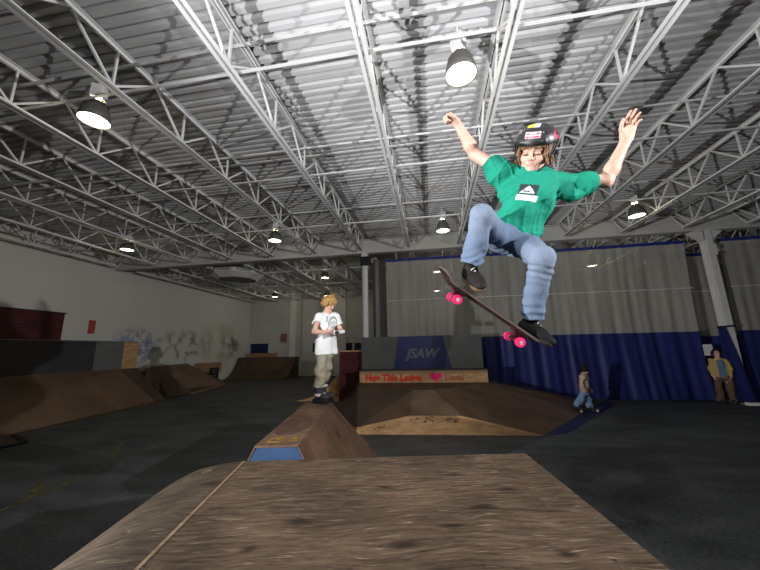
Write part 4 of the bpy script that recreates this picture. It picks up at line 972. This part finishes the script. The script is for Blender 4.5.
    def jean_col(P, N):
        C = np.tile(np.array((.115, .155, .235)), (len(P), 1))
        for k, a, h in ((kR, aR, hR), (kL, aL, hL)):
            w = np.exp(-((P-k)**2).sum(1)/.011); C = C*(1-.45*w[:, None])+np.array((.29, .33, .40))*.45*w[:, None]
            t = ((P-k)@(a-k))/((a-k)@(a-k)); w = np.exp(-((t-.915)/.012)**2)*(np.linalg.norm(P-a, axis=1) < .14); C = C*(1-.5*w[:, None])+np.array((.11, .15, .26))*.5*w[:, None]
        return C
    w1 = waves(11, 14, 14, 50, .0042, unit(kL-aL)+wid*.8); w2 = waves(12, 12, 40, 95, .0024)
    def jd(X):
        o = w1(X)*.8+w2(X)*.8
        for k, a in ((kR, aR), (kL, aL)):
            t = ((X-k)@(a-k))/((a-k)@(a-k)); o += .0038*np.sin(t*46+3*np.sin(X[:, 0]*25)+40*X[:, 0])*np.exp(-((t-.82)/.16)**2)
        return o
    J.build('jeans', DENIM, R, .0042, jean_col, jd, 1)
    # shoes
    bd = unit(at(524, 335.5, 1.85)-at(453, 287, 1.85)); bn = unit(np.cross(bd, CF)); bn = bn if bn[2] > 0 else -bn
    for a, toe, upv, nm, cc in ((aR, unit(-CF*.90-CU*.34+CR*.16), unit(CU-CR*.05), 'shoe', (.014, .012, .010)), (aL, unit(bd*.66-CF*.68+bn*.06), unit(bn+CU*.2), 'shoe', (.005, .005, .005))):
        U, Bt, pp = shoe_sdf(a+unit(upv)*-.012, toe, upv, .88, .05)
        sh = U.build(nm, LEATHER, R, .0042, cc)
        b = Bt.build('sole', LEATHER, R, .0042, (.10, .065, .04) if cc[0] > .01 else (.012, .011, .010)); b.parent = sh; b.matrix_parent_inverse = Matrix()
        l = lace(pp, .88, 'laces', MT['paper'] if cc[0] < .01 else MT['galv'], R); l.parent = sh; l.matrix_parent_inverse = Matrix()
    # hair below the helmet, fringe over the forehead
    Hs = Sdf(); hair_strands(Hs, head, A, 1.0, [((-.066, .078, .06, -.045, .004), (.064, .078, .06, -.045, .004), .0062, 22, .010), ((-.074, .06, .03, -.085, .004), (-.082, -.05, .02, -.10, -.01), .0085, 17, .013), ((.074, .06, .03, -.085, .004), (.082, -.05, .02, -.10, -.01), .0085, 17, .014), ((-.07, -.06, .0, -.09, -.02), (.07, -.06, .0, -.09, -.02), .012, 12, .01), ((.08, .04, .01, -.06, .02), (.088, -.02, .01, -.08, .01), .007, 9, .02), ((-.08, .04, .01, -.06, .01), (-.088, -.02, .01, -.08, .0), .007, 7, .016)], 4)
    rr = np.random.default_rng(6)
    Hs.build('hair', HAIRM, R, .0042, (.165, .088, .042), waves(8, 8, 150, 260, .0015), 0, False)
    # helmet
    K = Sdf(); K.ell(p(0, -.012, .052), A, (.121, .137, .102), .01)
    K.ell(p(0, -.012, .042), A, (.103, .119, .088), .002, 'd')
    K.cut(p(0, 0, .044), -(A[2]+A[1]*.10), p(0, 0, -.1), .21)
    for x, z, y in ((-.062, .098, .095), (.062, .098, .095), (-.048, .135, .05), (.048, .135, .05), (-.105, .085, .02), (.105, .09, .0)):
        K.ell(p(x, y, z), A, (.016, .03, .008), .004, 'd')
    K.limb(p(-.06, .102, .055), p(.06, .102, .055), .012, .012, .012)
    def helm_col(P, N):
        q = (P-head)@A.T; x, y, z = q.T; C = np.tile(np.array((.022, .022, .025)), (len(P), 1))
        f = (y > .04) & (np.abs(x-.0) < .042); C[f & (z > .078) & (z < .112)] = (.52, .48, .5)
        for z0 in (.085, .101): C[f & (np.abs(z-z0) < .0042) & (np.abs(x) < .038)] = (.55, .05, .09)
        C[f & (np.abs(z-.105) < .005) & (np.abs(x) < .018)] = (.6, .6, .62)
        C[(z > .134) & (y > .02) & (x > -.05) & (x < -.005)] = (.62, .62, .05); C[(z > .134) & (y > .02) & (x > -.005) & (x < .025)] = (.7, .7, .7)
        C[(x > .098) & (z > .065) & (z < .118) & (np.abs(y-.025) < .02)] = (.65, .03, .10)
        C[z < .062] = (.008, .008, .008)
        return C
    hm = K.build('helmet', SHELL, R, .0036, helm_col, None, 1)
    st = MB()
    for q in (-1, 1):
        st.tube([p(q*.106, .045, .05), p(q*.094, .045, -.02), p(q*.07, .062, -.075), p(q*.022, .072, -.118)], .0055, 6); st.tube([p(q*.108, -.03, .05), p(q*.098, .01, -.02), p(q*.088, .05, -.04)], .0055, 6)
    st.tube([p(-.022, .072, -.118), p(0, .08, -.122), p(.022, .072, -.118)], .006, 6)
    ch_ = child(st, 'chin_strap', MT['black'], R, smooth=True); ch_.parent = hm; ch_.matrix_parent_inverse = Matrix()
    return bd, bn
bd, bn = skater()
# ------------------------------------------------------------------ his skateboard
def skateboard(name, O, x, z, lab, wheelm, full=True, s=1.0):
    """O centre of the deck's underside, x along, z up out of the deck"""
    x = unit(x); z = unit(z); y = np.cross(z, x)
    r = empty(name, O, lab, 'skateboard')
    Lh, W2 = .28*s, .10*s; kick = .122*s
    def prof(u):   # arc length from centre -> (x, z)
        a = abs(u); sg = 1 if u > 0 else -1
        if a <= Lh: return u, 0.0
        e = a-Lh; t = min(e/.05, 1)
        return sg*(Lh+e*(1-.06*t)), (e*e/.10 if e < .05 else .025+(e-.05)*.46)*(.45 if sg > 0 else .85)
    def half(u):
        a = abs(u); e = Lh+kick
        if a < Lh+.04: return W2
        f = (a-Lh-.04)/(kick-.04); return W2*math.sqrt(max(0, 1-f**2.2))
    us = np.concatenate([np.linspace(-Lh-kick, -Lh-.02, 14), np.linspace(-Lh, Lh, 10), np.linspace(Lh+.02, Lh+kick, 14)])
    def sheet(off, shrink=1.0):
        rows = []
        for u in us:
            px, pz = prof(u); hw = half(u)*shrink; row = []
            for k in range(9):
                v = -1+2*k/8; row.append(np.array(O)+x*px+y*(v*hw)+z*(pz+off+.010*s*v*v*(hw/W2 if W2 else 0)))
            rows.append(row)
        return rows
    a, b = sheet(0), sheet(.0115*s)
    m = MB(); m.grid(a); m.grid(b); n = len(us)
    for side in (0, 8): m.grid([[a[i][side] for i in range(n)], [b[i][side] for i in range(n)]], 1)
    m.grid([a[0], b[0]], 1); m.grid([a[-1], b[-1]], 1)
    d = child(m, 'deck', [MT['board'], MT['board_edge']], r); weld(d)
    m = MB(); m.grid(sheet(.0125*s, .985)); g = child(m, 'grip_tape', MT['grip'], r)
    for sg in (-1, 1):
        c = np.array(O)+x*(sg*.215*s)
        m = MB()
        def bx(c0, hx, hy, hz): 
            q = [c0+x*sx*hx+y*sy*hy+z*sz*hz for sz in (-1, 1) for sx, sy in ((-1, -1), (1, -1), (1, 1), (-1, 1))]; m.hexa(q)
        bx(c-z*.004*s, .04*s, .026*s, .004*s); m.hexa([c+x*sx*hx+y*sy*hy-z*zz for zz, hx, hy in ((.045*s, .012*s, .018*s), (.006*s, .03*s, .022*s)) for sx, sy in ((-1, -1), (1, -1), (1, 1), (-1, 1))])
        ac = c-z*.047*s; m.tube([ac-y*.075*s, ac-y*.03*s, ac+y*.03*s, ac+y*.075*s], [.007*s, .013*s, .013*s, .007*s], 10)
        m.tube([c-z*.02*s, ac-x*sg*.02*s-z*.0*s], .011*s, 8)
        tk = child(m, 'truck', MT['truck'], r)
        for ys in (-1, 1):
            wc = ac+y*ys*.088*s; m = MB(); pr = [(-.017, .020), (-.0155, .0255), (-.008, .0275), (.008, .0275), (.0155, .0255), (.017, .020)]
            m.tube([wc+y*o*s for o, _ in pr], [q*s for _, q in pr], 22); wh = child(m, 'wheel', wheelm[0 if sg < 0 else 1], r, smooth=False)
            m = MB(); m.tube([wc-y*.0185*s, wc+y*.0185*s], .011*s, 14); m.tube([wc-y*.021*s, wc+y*.021*s], .005*s, 8)
            h = child(m, 'bearing', MT['wheel_core'], r); h.parent = wh; h.matrix_parent_inverse = Matrix()
    return r
bm_ = (at(453, 287, 1.86)+at(525, 336, 1.86))/2-bn*.004
ty = CF-bd*(CF@bd); 
vd = unit(ray(425, 296)); bz = unit(np.cross(bd, vd)); bz = bz if bz[2] > 0 else -bz
skateboard('skateboard', bm_, bd, bz, 'black skateboard with pink wheels tilted in mid air under the feet of the jumping skater', (MT['pink_wheel'], MT['pink_wheel']), s=1.0)
# ------------------------------------------------------------------ the bystanders
def figure(root, J, R_, cols, vox, fw, up, hs, hair_spec=None, hairc=(.1, .06, .04), waist=.5, shirt_low=None, seed=1, shirtcol=None, sleeve=.6, hairs=1.0):
    """J joints in world space, R_ radii"""
    head = J['head']; B = Sdf(); p, A = head_sdf(B, head, fw, up, hs)
    B.limb(p(0, -.025, -.05), J['neck'], .045*hs, .048*hs, .02); wid = unit(J['shL']-J['shR'])
    B.limb(J['neck'], J['hip'], R_['chest']*.42, R_['chest']*.5, .05, .7, wid); B.limb(J['shR'], J['shL'], .045, .045, .05)
    for q in 'RL':
        sh, el, wr = J['sh'+q], J['el'+q], J['wr'+q]; B.limb(sh, el, .046*R_['arm'], .039*R_['arm'], .03); m = el+(wr-el)*.3; B.limb(el, m, .038*R_['arm'], .041*R_['arm'], .02); B.limb(m, wr, .041*R_['arm'], .027*R_['arm'], .02)
        h, k, a = J['hip'+q], J['kn'+q], J['an'+q]; B.limb(h, k, .07*R_['leg'], .05*R_['leg'], .04); B.limb(k, a, .048*R_['leg'], .034*R_['leg'], .03)
        d = unit(wr-el); hn = J.get('hn'+q)
        hand_sdf(B, wr, *(hn if hn else (d, unit(J['hip']-wr), unit(fw))), curl=J.get('curl'+q, (.4, .45, .5, .5)), spread=.05, thumb_curl=.3, s=hs)
    B.build('body', SKIN, root, vox, face_col(head, A, hs, SKC, hairc))
    T = Sdf(); ch = J['neck']+(J['hip']-J['neck'])*.3; low = shirt_low if shirt_low is not None else J['hip']; ax = unit(low-ch)
    T.limb(ch, low, R_['chest'], R_['belly'], .05, .68, wid)
    for q in 'RL':
        sh, el, wr = J['sh'+q], J['el'+q], J['wr'+q]; T.limb(J['neck']-up*.03, sh, .062*hs, .068*hs, .04); d = unit(el-sh)
        if sleeve < 1: e = sh+(el-sh)*sleeve; T.limb(sh, e+d*.04, .070*R_['arm'], .080*R_['arm'], .03); T.cut(e, d, e+d*.1, .13); T.limb(e-d*.03, e+d*.1, .058*R_['arm'], .062*R_['arm'], .004, op='d')
        else: T.limb(sh, el, .068*R_['arm'], .060*R_['arm'], .03); d = unit(wr-el); T.limb(el, wr-d*.01, .058*R_['arm'], .045*R_['arm'], .02)
    T.cut(low, ax, low+ax*.1, .3); T.limb(low-ax*.03, low+ax*.1, R_['belly']*.76, R_['belly']*.9, .004, .66, wid, op='d')
    T.limb(J['neck']+up*.055, J['neck']+up*.14, .05*hs, .06*hs, .008, op='d')
    T.build('shirt' if sleeve < 1 else 'jacket', CLOTH, root, vox, shirtcol or cols['shirt'], waves(seed, 12, 18, 50, .006), 1)
    N = Sdf(); N.ell(J['hip'], np.array([wid, unit(np.cross(up, wid)), up]), (R_['belly']*.80, R_['belly']*.54, .11), .04)
    for q in 'RL':
        h, k, a = J['hip'+q], J['kn'+q], J['an'+q]; d = unit(a-k); N.limb(h, k, .088*R_['leg'], .076*R_['leg'], .04); N.limb(k, a, .076*R_['leg'], .085*R_['leg'], .03)
        c = a-d*.012; N.cut(c, d, c+d*.1, .13); N.limb(c-d*.02, c+d*.1, .058*R_['leg'], .062*R_['leg'], .004, op='d')
    N.build('trousers', DENIM, root, vox, cols['pants'], waves(seed+5, 12, 18, 45, .009), 1)
    if hair_spec:
        Hs = Sdf(); Hs.ell(p(0, -.02, .045), A, (.082*hs*hairs, .098*hs*hairs, .085*hs*hairs), .01); hair_strands(Hs, head, A, hs*(1+(hairs-1)*.8), hair_spec, seed)
        Hs.build('hair', HAIRM, root, vox, hairc, waves(seed+2, 8, 60, 160, .004), 0)
    return p, A
# rollerblader on the wedge ledge
rp = on_z(320, 403, HW); tr = depth(rp)
def ra(u, v, dt=0): return at(u, v, tr+dt)
rbr = empty('person', rp, 'rollerblader in white T-shirt and khaki trousers standing on the wedge ledge, looking down', 'person')
fdir = unit(CR*.80-CF*.55); 
JR = dict(head=ra(329.6, 303.5), neck=ra(327.3, 313), shR=ra(319.5, 317, -.10), shL=ra(335.5, 317.5, .10), elR=ra(314, 331.5, -.12), wrR=ra(325, 332.5, -.22), elL=ra(341, 331, .05), wrL=ra(337, 333.5, -.17),
          hip=ra(325.5, 348), hipR=ra(322, 352, -.02), hipL=ra(328, 352, .06), knR=ra(321.5, 367, -.08), knL=ra(327.5, 366, .05), anR=ra(319, 387, -.04), anL=ra(321.5, 383, .12))
JR['hnR'] = (unit(CR*.9+CU*.1-CF*.1), unit(CF*.6+CU*.5), unit(CU)); JR['hnL'] = (unit(-CR*.7-CF*.6+CU*.1), unit(CF*.2+CU*.4+CR*.3), unit(CU))
lowR = ra(326, 353)
S0 = ra(324, 317, -.25); ex = ra(335.5, 317, -.25)-S0; ey = ra(324, 331, -.25)-S0; Mi_ = np.linalg.inv(np.array([ex, ey, CF]).T)
def white_shirt(P, N):
    C = np.tile(np.array((.80, .80, .80)), (len(P), 1)); q = (P-S0)@Mi_.T; u, v, w = q.T; fr = (N@CF < -.15)
    rr_ = np.hypot((u-.62)/.38, (v-.55)/.5); C[fr & (rr_ < 1) & (rr_ > .66) & (v < .75)] = (.33, .37, .38); C[fr & (u > .02) & (u < .22) & (v > .02) & (v < .45)] = (.38, .42, .43)
    for a, b in ((.5, .52), (.75, .52)): C[fr & (np.hypot((u-a)/.09, (v-b)/.05) < 1)] = (.36, .4, .41)
    C[fr & (np.hypot((u-.63)/.16, (v-.85)/.05) < 1)] = (.45, .48, .49)
    return C
figure(rbr, JR, dict(chest=.172, belly=.188, arm=1.0, leg=1.1), dict(shirt=(.8, .8, .8), pants=(.31, .28, .205)), .0085, unit(fdir-CU*.55), unit(CU+fdir*.55), .98,
       [((-.07, .05, .07, -.05, .01), (.07, .05, .07, -.05, .01), .014, 9, .015), ((-.08, .03, .04, -.09, 0), (-.08, -.06, .03, -.10, -.01), .016, 8, .016), ((.08, .03, .04, -.07, 0), (.08, -.06, .03, -.10, -.01), .016, 8, .016), ((-.07, -.09, .03, -.1, -.01), (.07, -.09, .03, -.1, -.01), .018, 8, .015), ((-.06, 0, .11, .02, 0), (.06, -.03, .11, .02, 0), .02, 8, .02)], (.42, .24, .085), shirt_low=lowR, hairs=1.13, seed=21, shirtcol=white_shirt)
# inline skates, children of the figure
def skate(a, toe, nm, z0):
    t = unit(V(toe)*(1, 1, 0)); l = np.cross((0, 0, 1), t); A = np.array([t, l, (0, 0, 1.0)]); U = Sdf(); c = V(a); c[2] = z0
    q = lambda x, y, z: c+x*t+y*l+V(0, 0, z)
    U.limb(q(-.03, 0, .14), q(.0, 0, .33), .058, .066, .03); U.limb(q(-.04, 0, .12), q(.10, 0, .11), .052, .05, .03); U.ell(q(.12, 0, .115), A, (.075, .05, .045), .02)
    U.limb(q(0, 0, .35), q(0, 0, .5), .05, .06, .004, op='d'); U.box(q(.04, 0, .055), A, (.3, .2, .02), .003, .003, 'd')
    def cc(P, N):
        z = P[:, 2]-z0; x = (P-c)@t; C = np.tile(np.array((.035, .035, .038)), (len(P), 1)); C[(z > .255) & (z < .29)] = (.6, .58, .55); C[(z > .12) & (z < .16) & (x < .05)] = (.55, .45, .42); return C
    s_ = U.build(nm, LEATHER, rbr, .007, cc)
    m = MB(); m.bar(q(-.11, 0, .062), q(.15, 0, .062), .035, .035); f = child(m, 'frame', MT['blackmetal'], rbr); f.parent = s_; f.matrix_parent_inverse = Matrix()
    for i in range(4):
        x = -.11+.085*i; m = MB(); m.tube([q(x, -.012, .039), q(x, .012, .039)], .038, 14); f = child(m, 'wheel', MT['black'], rbr); f.parent = s_; f.matrix_parent_inverse = Matrix()
skate(JR['anR']+fdir*.02, fdir+CR*.1, 'inline_skate', HW+.003); skate(JR['anL']+fdir*.06, fdir*1.0+CF*.3, 'inline_skate', HW+.003)
# camera in his hands
cpos = ra(336.5, 332.5, -.30); hc = empty('hand_camera', cpos, 'small silver camera with a black lens held by the rollerblader', 'camera')
cy_ = unit(-CF*.9+CR*.3); cx_ = unit(np.cross(cy_, CU)); cz_ = np.cross(cx_, cy_)
def lb(c, hx, hy, hz, nm, mt):
    m = MB(); m.hexa([c+cx_*sx*hx+cy_*sy*hy+cz_*sz*hz for sz in (-1, 1) for sx, sy in ((-1, -1), (1, -1), (1, 1), (-1, 1))]); return child(m, nm, mt, hc, bevel=.006)
lb(cpos, .042, .026, .030, 'camera_body', MT['white'])
m = MB(); m.tube([cpos+cy_*.026, cpos+cy_*.07], [.032, .029], 18); child(m, 'lens', MT['black'], hc)
lb(cpos+cx_*-.088+cz_*.008, .042, .004, .022, 'flip_screen', MT['galv'])
# small skateboarder by the curtain
kp_ = on_z(585, 411.5, .012); kt = depth(kp_)
def ka(u, v, dt=0): return at(u, v, kt+dt)
kid = empty('person', kp_, 'small skateboarder in a beige T-shirt and blue jeans rolling along the blue curtain', 'person')
kf = unit(CR*.75-CF*.1); zt = V(0, 0, 1)
KJ = dict(head=ka(585.5, 369), neck=ka(584, 374.5), shR=ka(582.5, 377, -.14), shL=ka(584.5, 377, .14), elR=ka(581.5, 384, -.2), wrR=ka(584, 389.5, -.2), elL=ka(587, 384, .2), wrL=ka(590, 389, .18), hip=ka(584.5, 390), hipR=ka(583.5, 391.5, -.07), hipL=ka(585.5, 391.5, .07), knR=ka(580.5, 399, -.08), knL=ka(588.2, 399.5, .05), anR=ka(576.5, 406.5, -.05), anL=ka(590, 407.5, .02))
figure(kid, KJ, dict(chest=.15, belly=.16, arm=.85, leg=.85), dict(shirt=(.46, .36, .27), pants=(.16, .26, .40)), .014, unit(kf+zt*-.1), zt, .88, [((-.08, .03, .03, -.1, 0), (-.08, -.07, .03, -.12, 0), .02, 6, .01), ((.08, .03, .03, -.1, 0), (.08, -.07, .03, -.12, 0), .02, 6, .01), ((-.07, -.09, .03, -.13, 0), (.07, -.09, .03, -.13, 0), .02, 6, .01)], (.012, .01, .01), shirt_low=ka(584.5, 393), seed=31)
for q, tv in (('R', kf*.7-CF*.6), ('L', kf+CF*.2)):
    U, Bt, pp = shoe_sdf(KJ['an'+q]+V(0, 0, .02), unit(V(tv)*(1, 1, 0)), zt, .8, .05); s_ = U.build('shoe', LEATHER, kid, .01, (.02, .02, .022)); b = Bt.build('sole', LEATHER, kid, .008, (.03, .03, .03)); b.parent = s_; b.matrix_parent_inverse = Matrix()
ko = (ka(577, 411.5)+ka(598, 413))/2; ko[2] = .082
skateboard('skateboard', ko, V(ka(600, 413)-ka(574, 411))*(1, 1, 0), zt, 'small dark skateboard on the floor under the feet of the child by the curtain', (MT['rope'], MT['rope']), s=.95)
# person in a yellow jacket in the curtain gap
pp_ = on_z(728, 404, 0); pt = depth(pp_)
yl = empty('person', pp_, 'person in a yellow jacket and baggy brown trousers standing in the gap between the curtains', 'person')
vert = lambda h, dx, dy=0: pp_+V(dx, dy, h)
fy = unit(V(-.5, -1, 0)); sx = unit(np.cross(fy, zt))*-1 
lat = unit(np.cross(zt, fy))
YJ = dict(head=vert(1.36, 0), neck=vert(1.17, 0), hip=vert(.74, 0))
for q, sg in (('R', -1), ('L', 1)):
    o = lat*sg
    YJ['sh'+q] = vert(1.14, 0)+o*.13; YJ['el'+q] = vert(.92, 0)+o*.19; YJ['wr'+q] = vert(.74, 0)+o*.17+fy*.06; YJ['hip'+q] = vert(.70, 0)+o*.09; YJ['kn'+q] = vert(.38, 0)+o*.11+fy*.02; YJ['an'+q] = vert(.05, 0)+o*.12
def yel(P, N):
    C = np.tile(np.array((.42, .30, .10)), (len(P), 1)); q = P-pp_; x = q@lat; f = (N@fy > .1) & (np.abs(x-.02) < .075) & (q[:, 2] < 1.16) & (q[:, 2] > .72); C[f] = (.10, .16, .24); return C
figure(yl, YJ, dict(chest=.165, belly=.175, arm=.95, leg=1.0), dict(shirt=(.5, .38, .12), pants=(.12, .075, .05)), .014, unit(fy-zt*.05), zt, .95, [((-.085, .03, .03, -.16, 0), (-.085, -.07, .03, -.2, 0), .022, 6, .01), ((.085, .03, .03, -.16, 0), (.085, -.07, .03, -.2, 0), .022, 6, .01), ((-.07, -.09, .03, -.2, 0), (.07, -.09, .03, -.2, 0), .022, 6, .01)], (.012, .01, .01), shirt_low=vert(.70, 0), seed=41, shirtcol=yel, sleeve=1.0)
for q in 'RL':
    U, Bt, pp = shoe_sdf(YJ['an'+q]+V(0, 0, .055), fy, zt, .95, .03); s_ = U.build('shoe', LEATHER, yl, .01, (.05, .04, .035)); b = Bt.build('sole', LEATHER, yl, .008, (.03, .03, .03)); b.parent = s_; b.matrix_parent_inverse = Matrix()
# ------------------------------------------------------------------ light: strobes, lamps, dim surroundings
W = bpy.data.worlds.new('world'); SC.world = W; W.use_nodes = True
W.node_tree.nodes['Background'].inputs[0].default_value = (.55, .56, .55, 1); W.node_tree.nodes['Background'].inputs[1].default_value = .02
def strobe(name, loc, aim, power, size, blend, col=(1, 1, 1), rad=.05):
    l = bpy.data.lights.new(name, 'SPOT'); l.energy = power; l.spot_size = math.radians(size); l.spot_blend = blend; l.color = col; l.shadow_soft_size = rad
    o = bpy.data.objects.new(name, l); COL.objects.link(o); o.location = loc
    o.rotation_euler = (Vector(aim)-Vector(loc)).to_track_quat('-Z', 'Y').to_euler(); return o
strobe('strobe_left', (-4.2, -.4, 1.5), (3.2, 3.0, 4.2), 2050, 104, .8, rad=.025)
strobe('strobe_right', (4.8, .2, 2.9), (-3.6, 4.0, 4.0), 1700, 96, .8, rad=.025)
strobe('strobe_camera', (-.72, -.1, 3.5), (.2, 5.0, 3.4), 240, 150, .7, rad=.03)
for P, lit in LAMPPOS:
    l = bpy.data.lights.new('lamp_glow', 'POINT'); l.energy = 9 if lit else 17; l.color = (1, .9, .68); l.shadow_soft_size = .1
    o = bpy.data.objects.new('lamp_glow', l); COL.objects.link(o); o.location = (P[0], P[1], P[2]-.12)
    if lit:
        l = bpy.data.lights.new('lamp_upglow', 'POINT'); l.energy = 3.0; l.color = (1, .82, .45); l.shadow_soft_size = .02
        o = bpy.data.objects.new('lamp_upglow', l); COL.objects.link(o); o.location = (P[0], P[1], P[2]+.33)
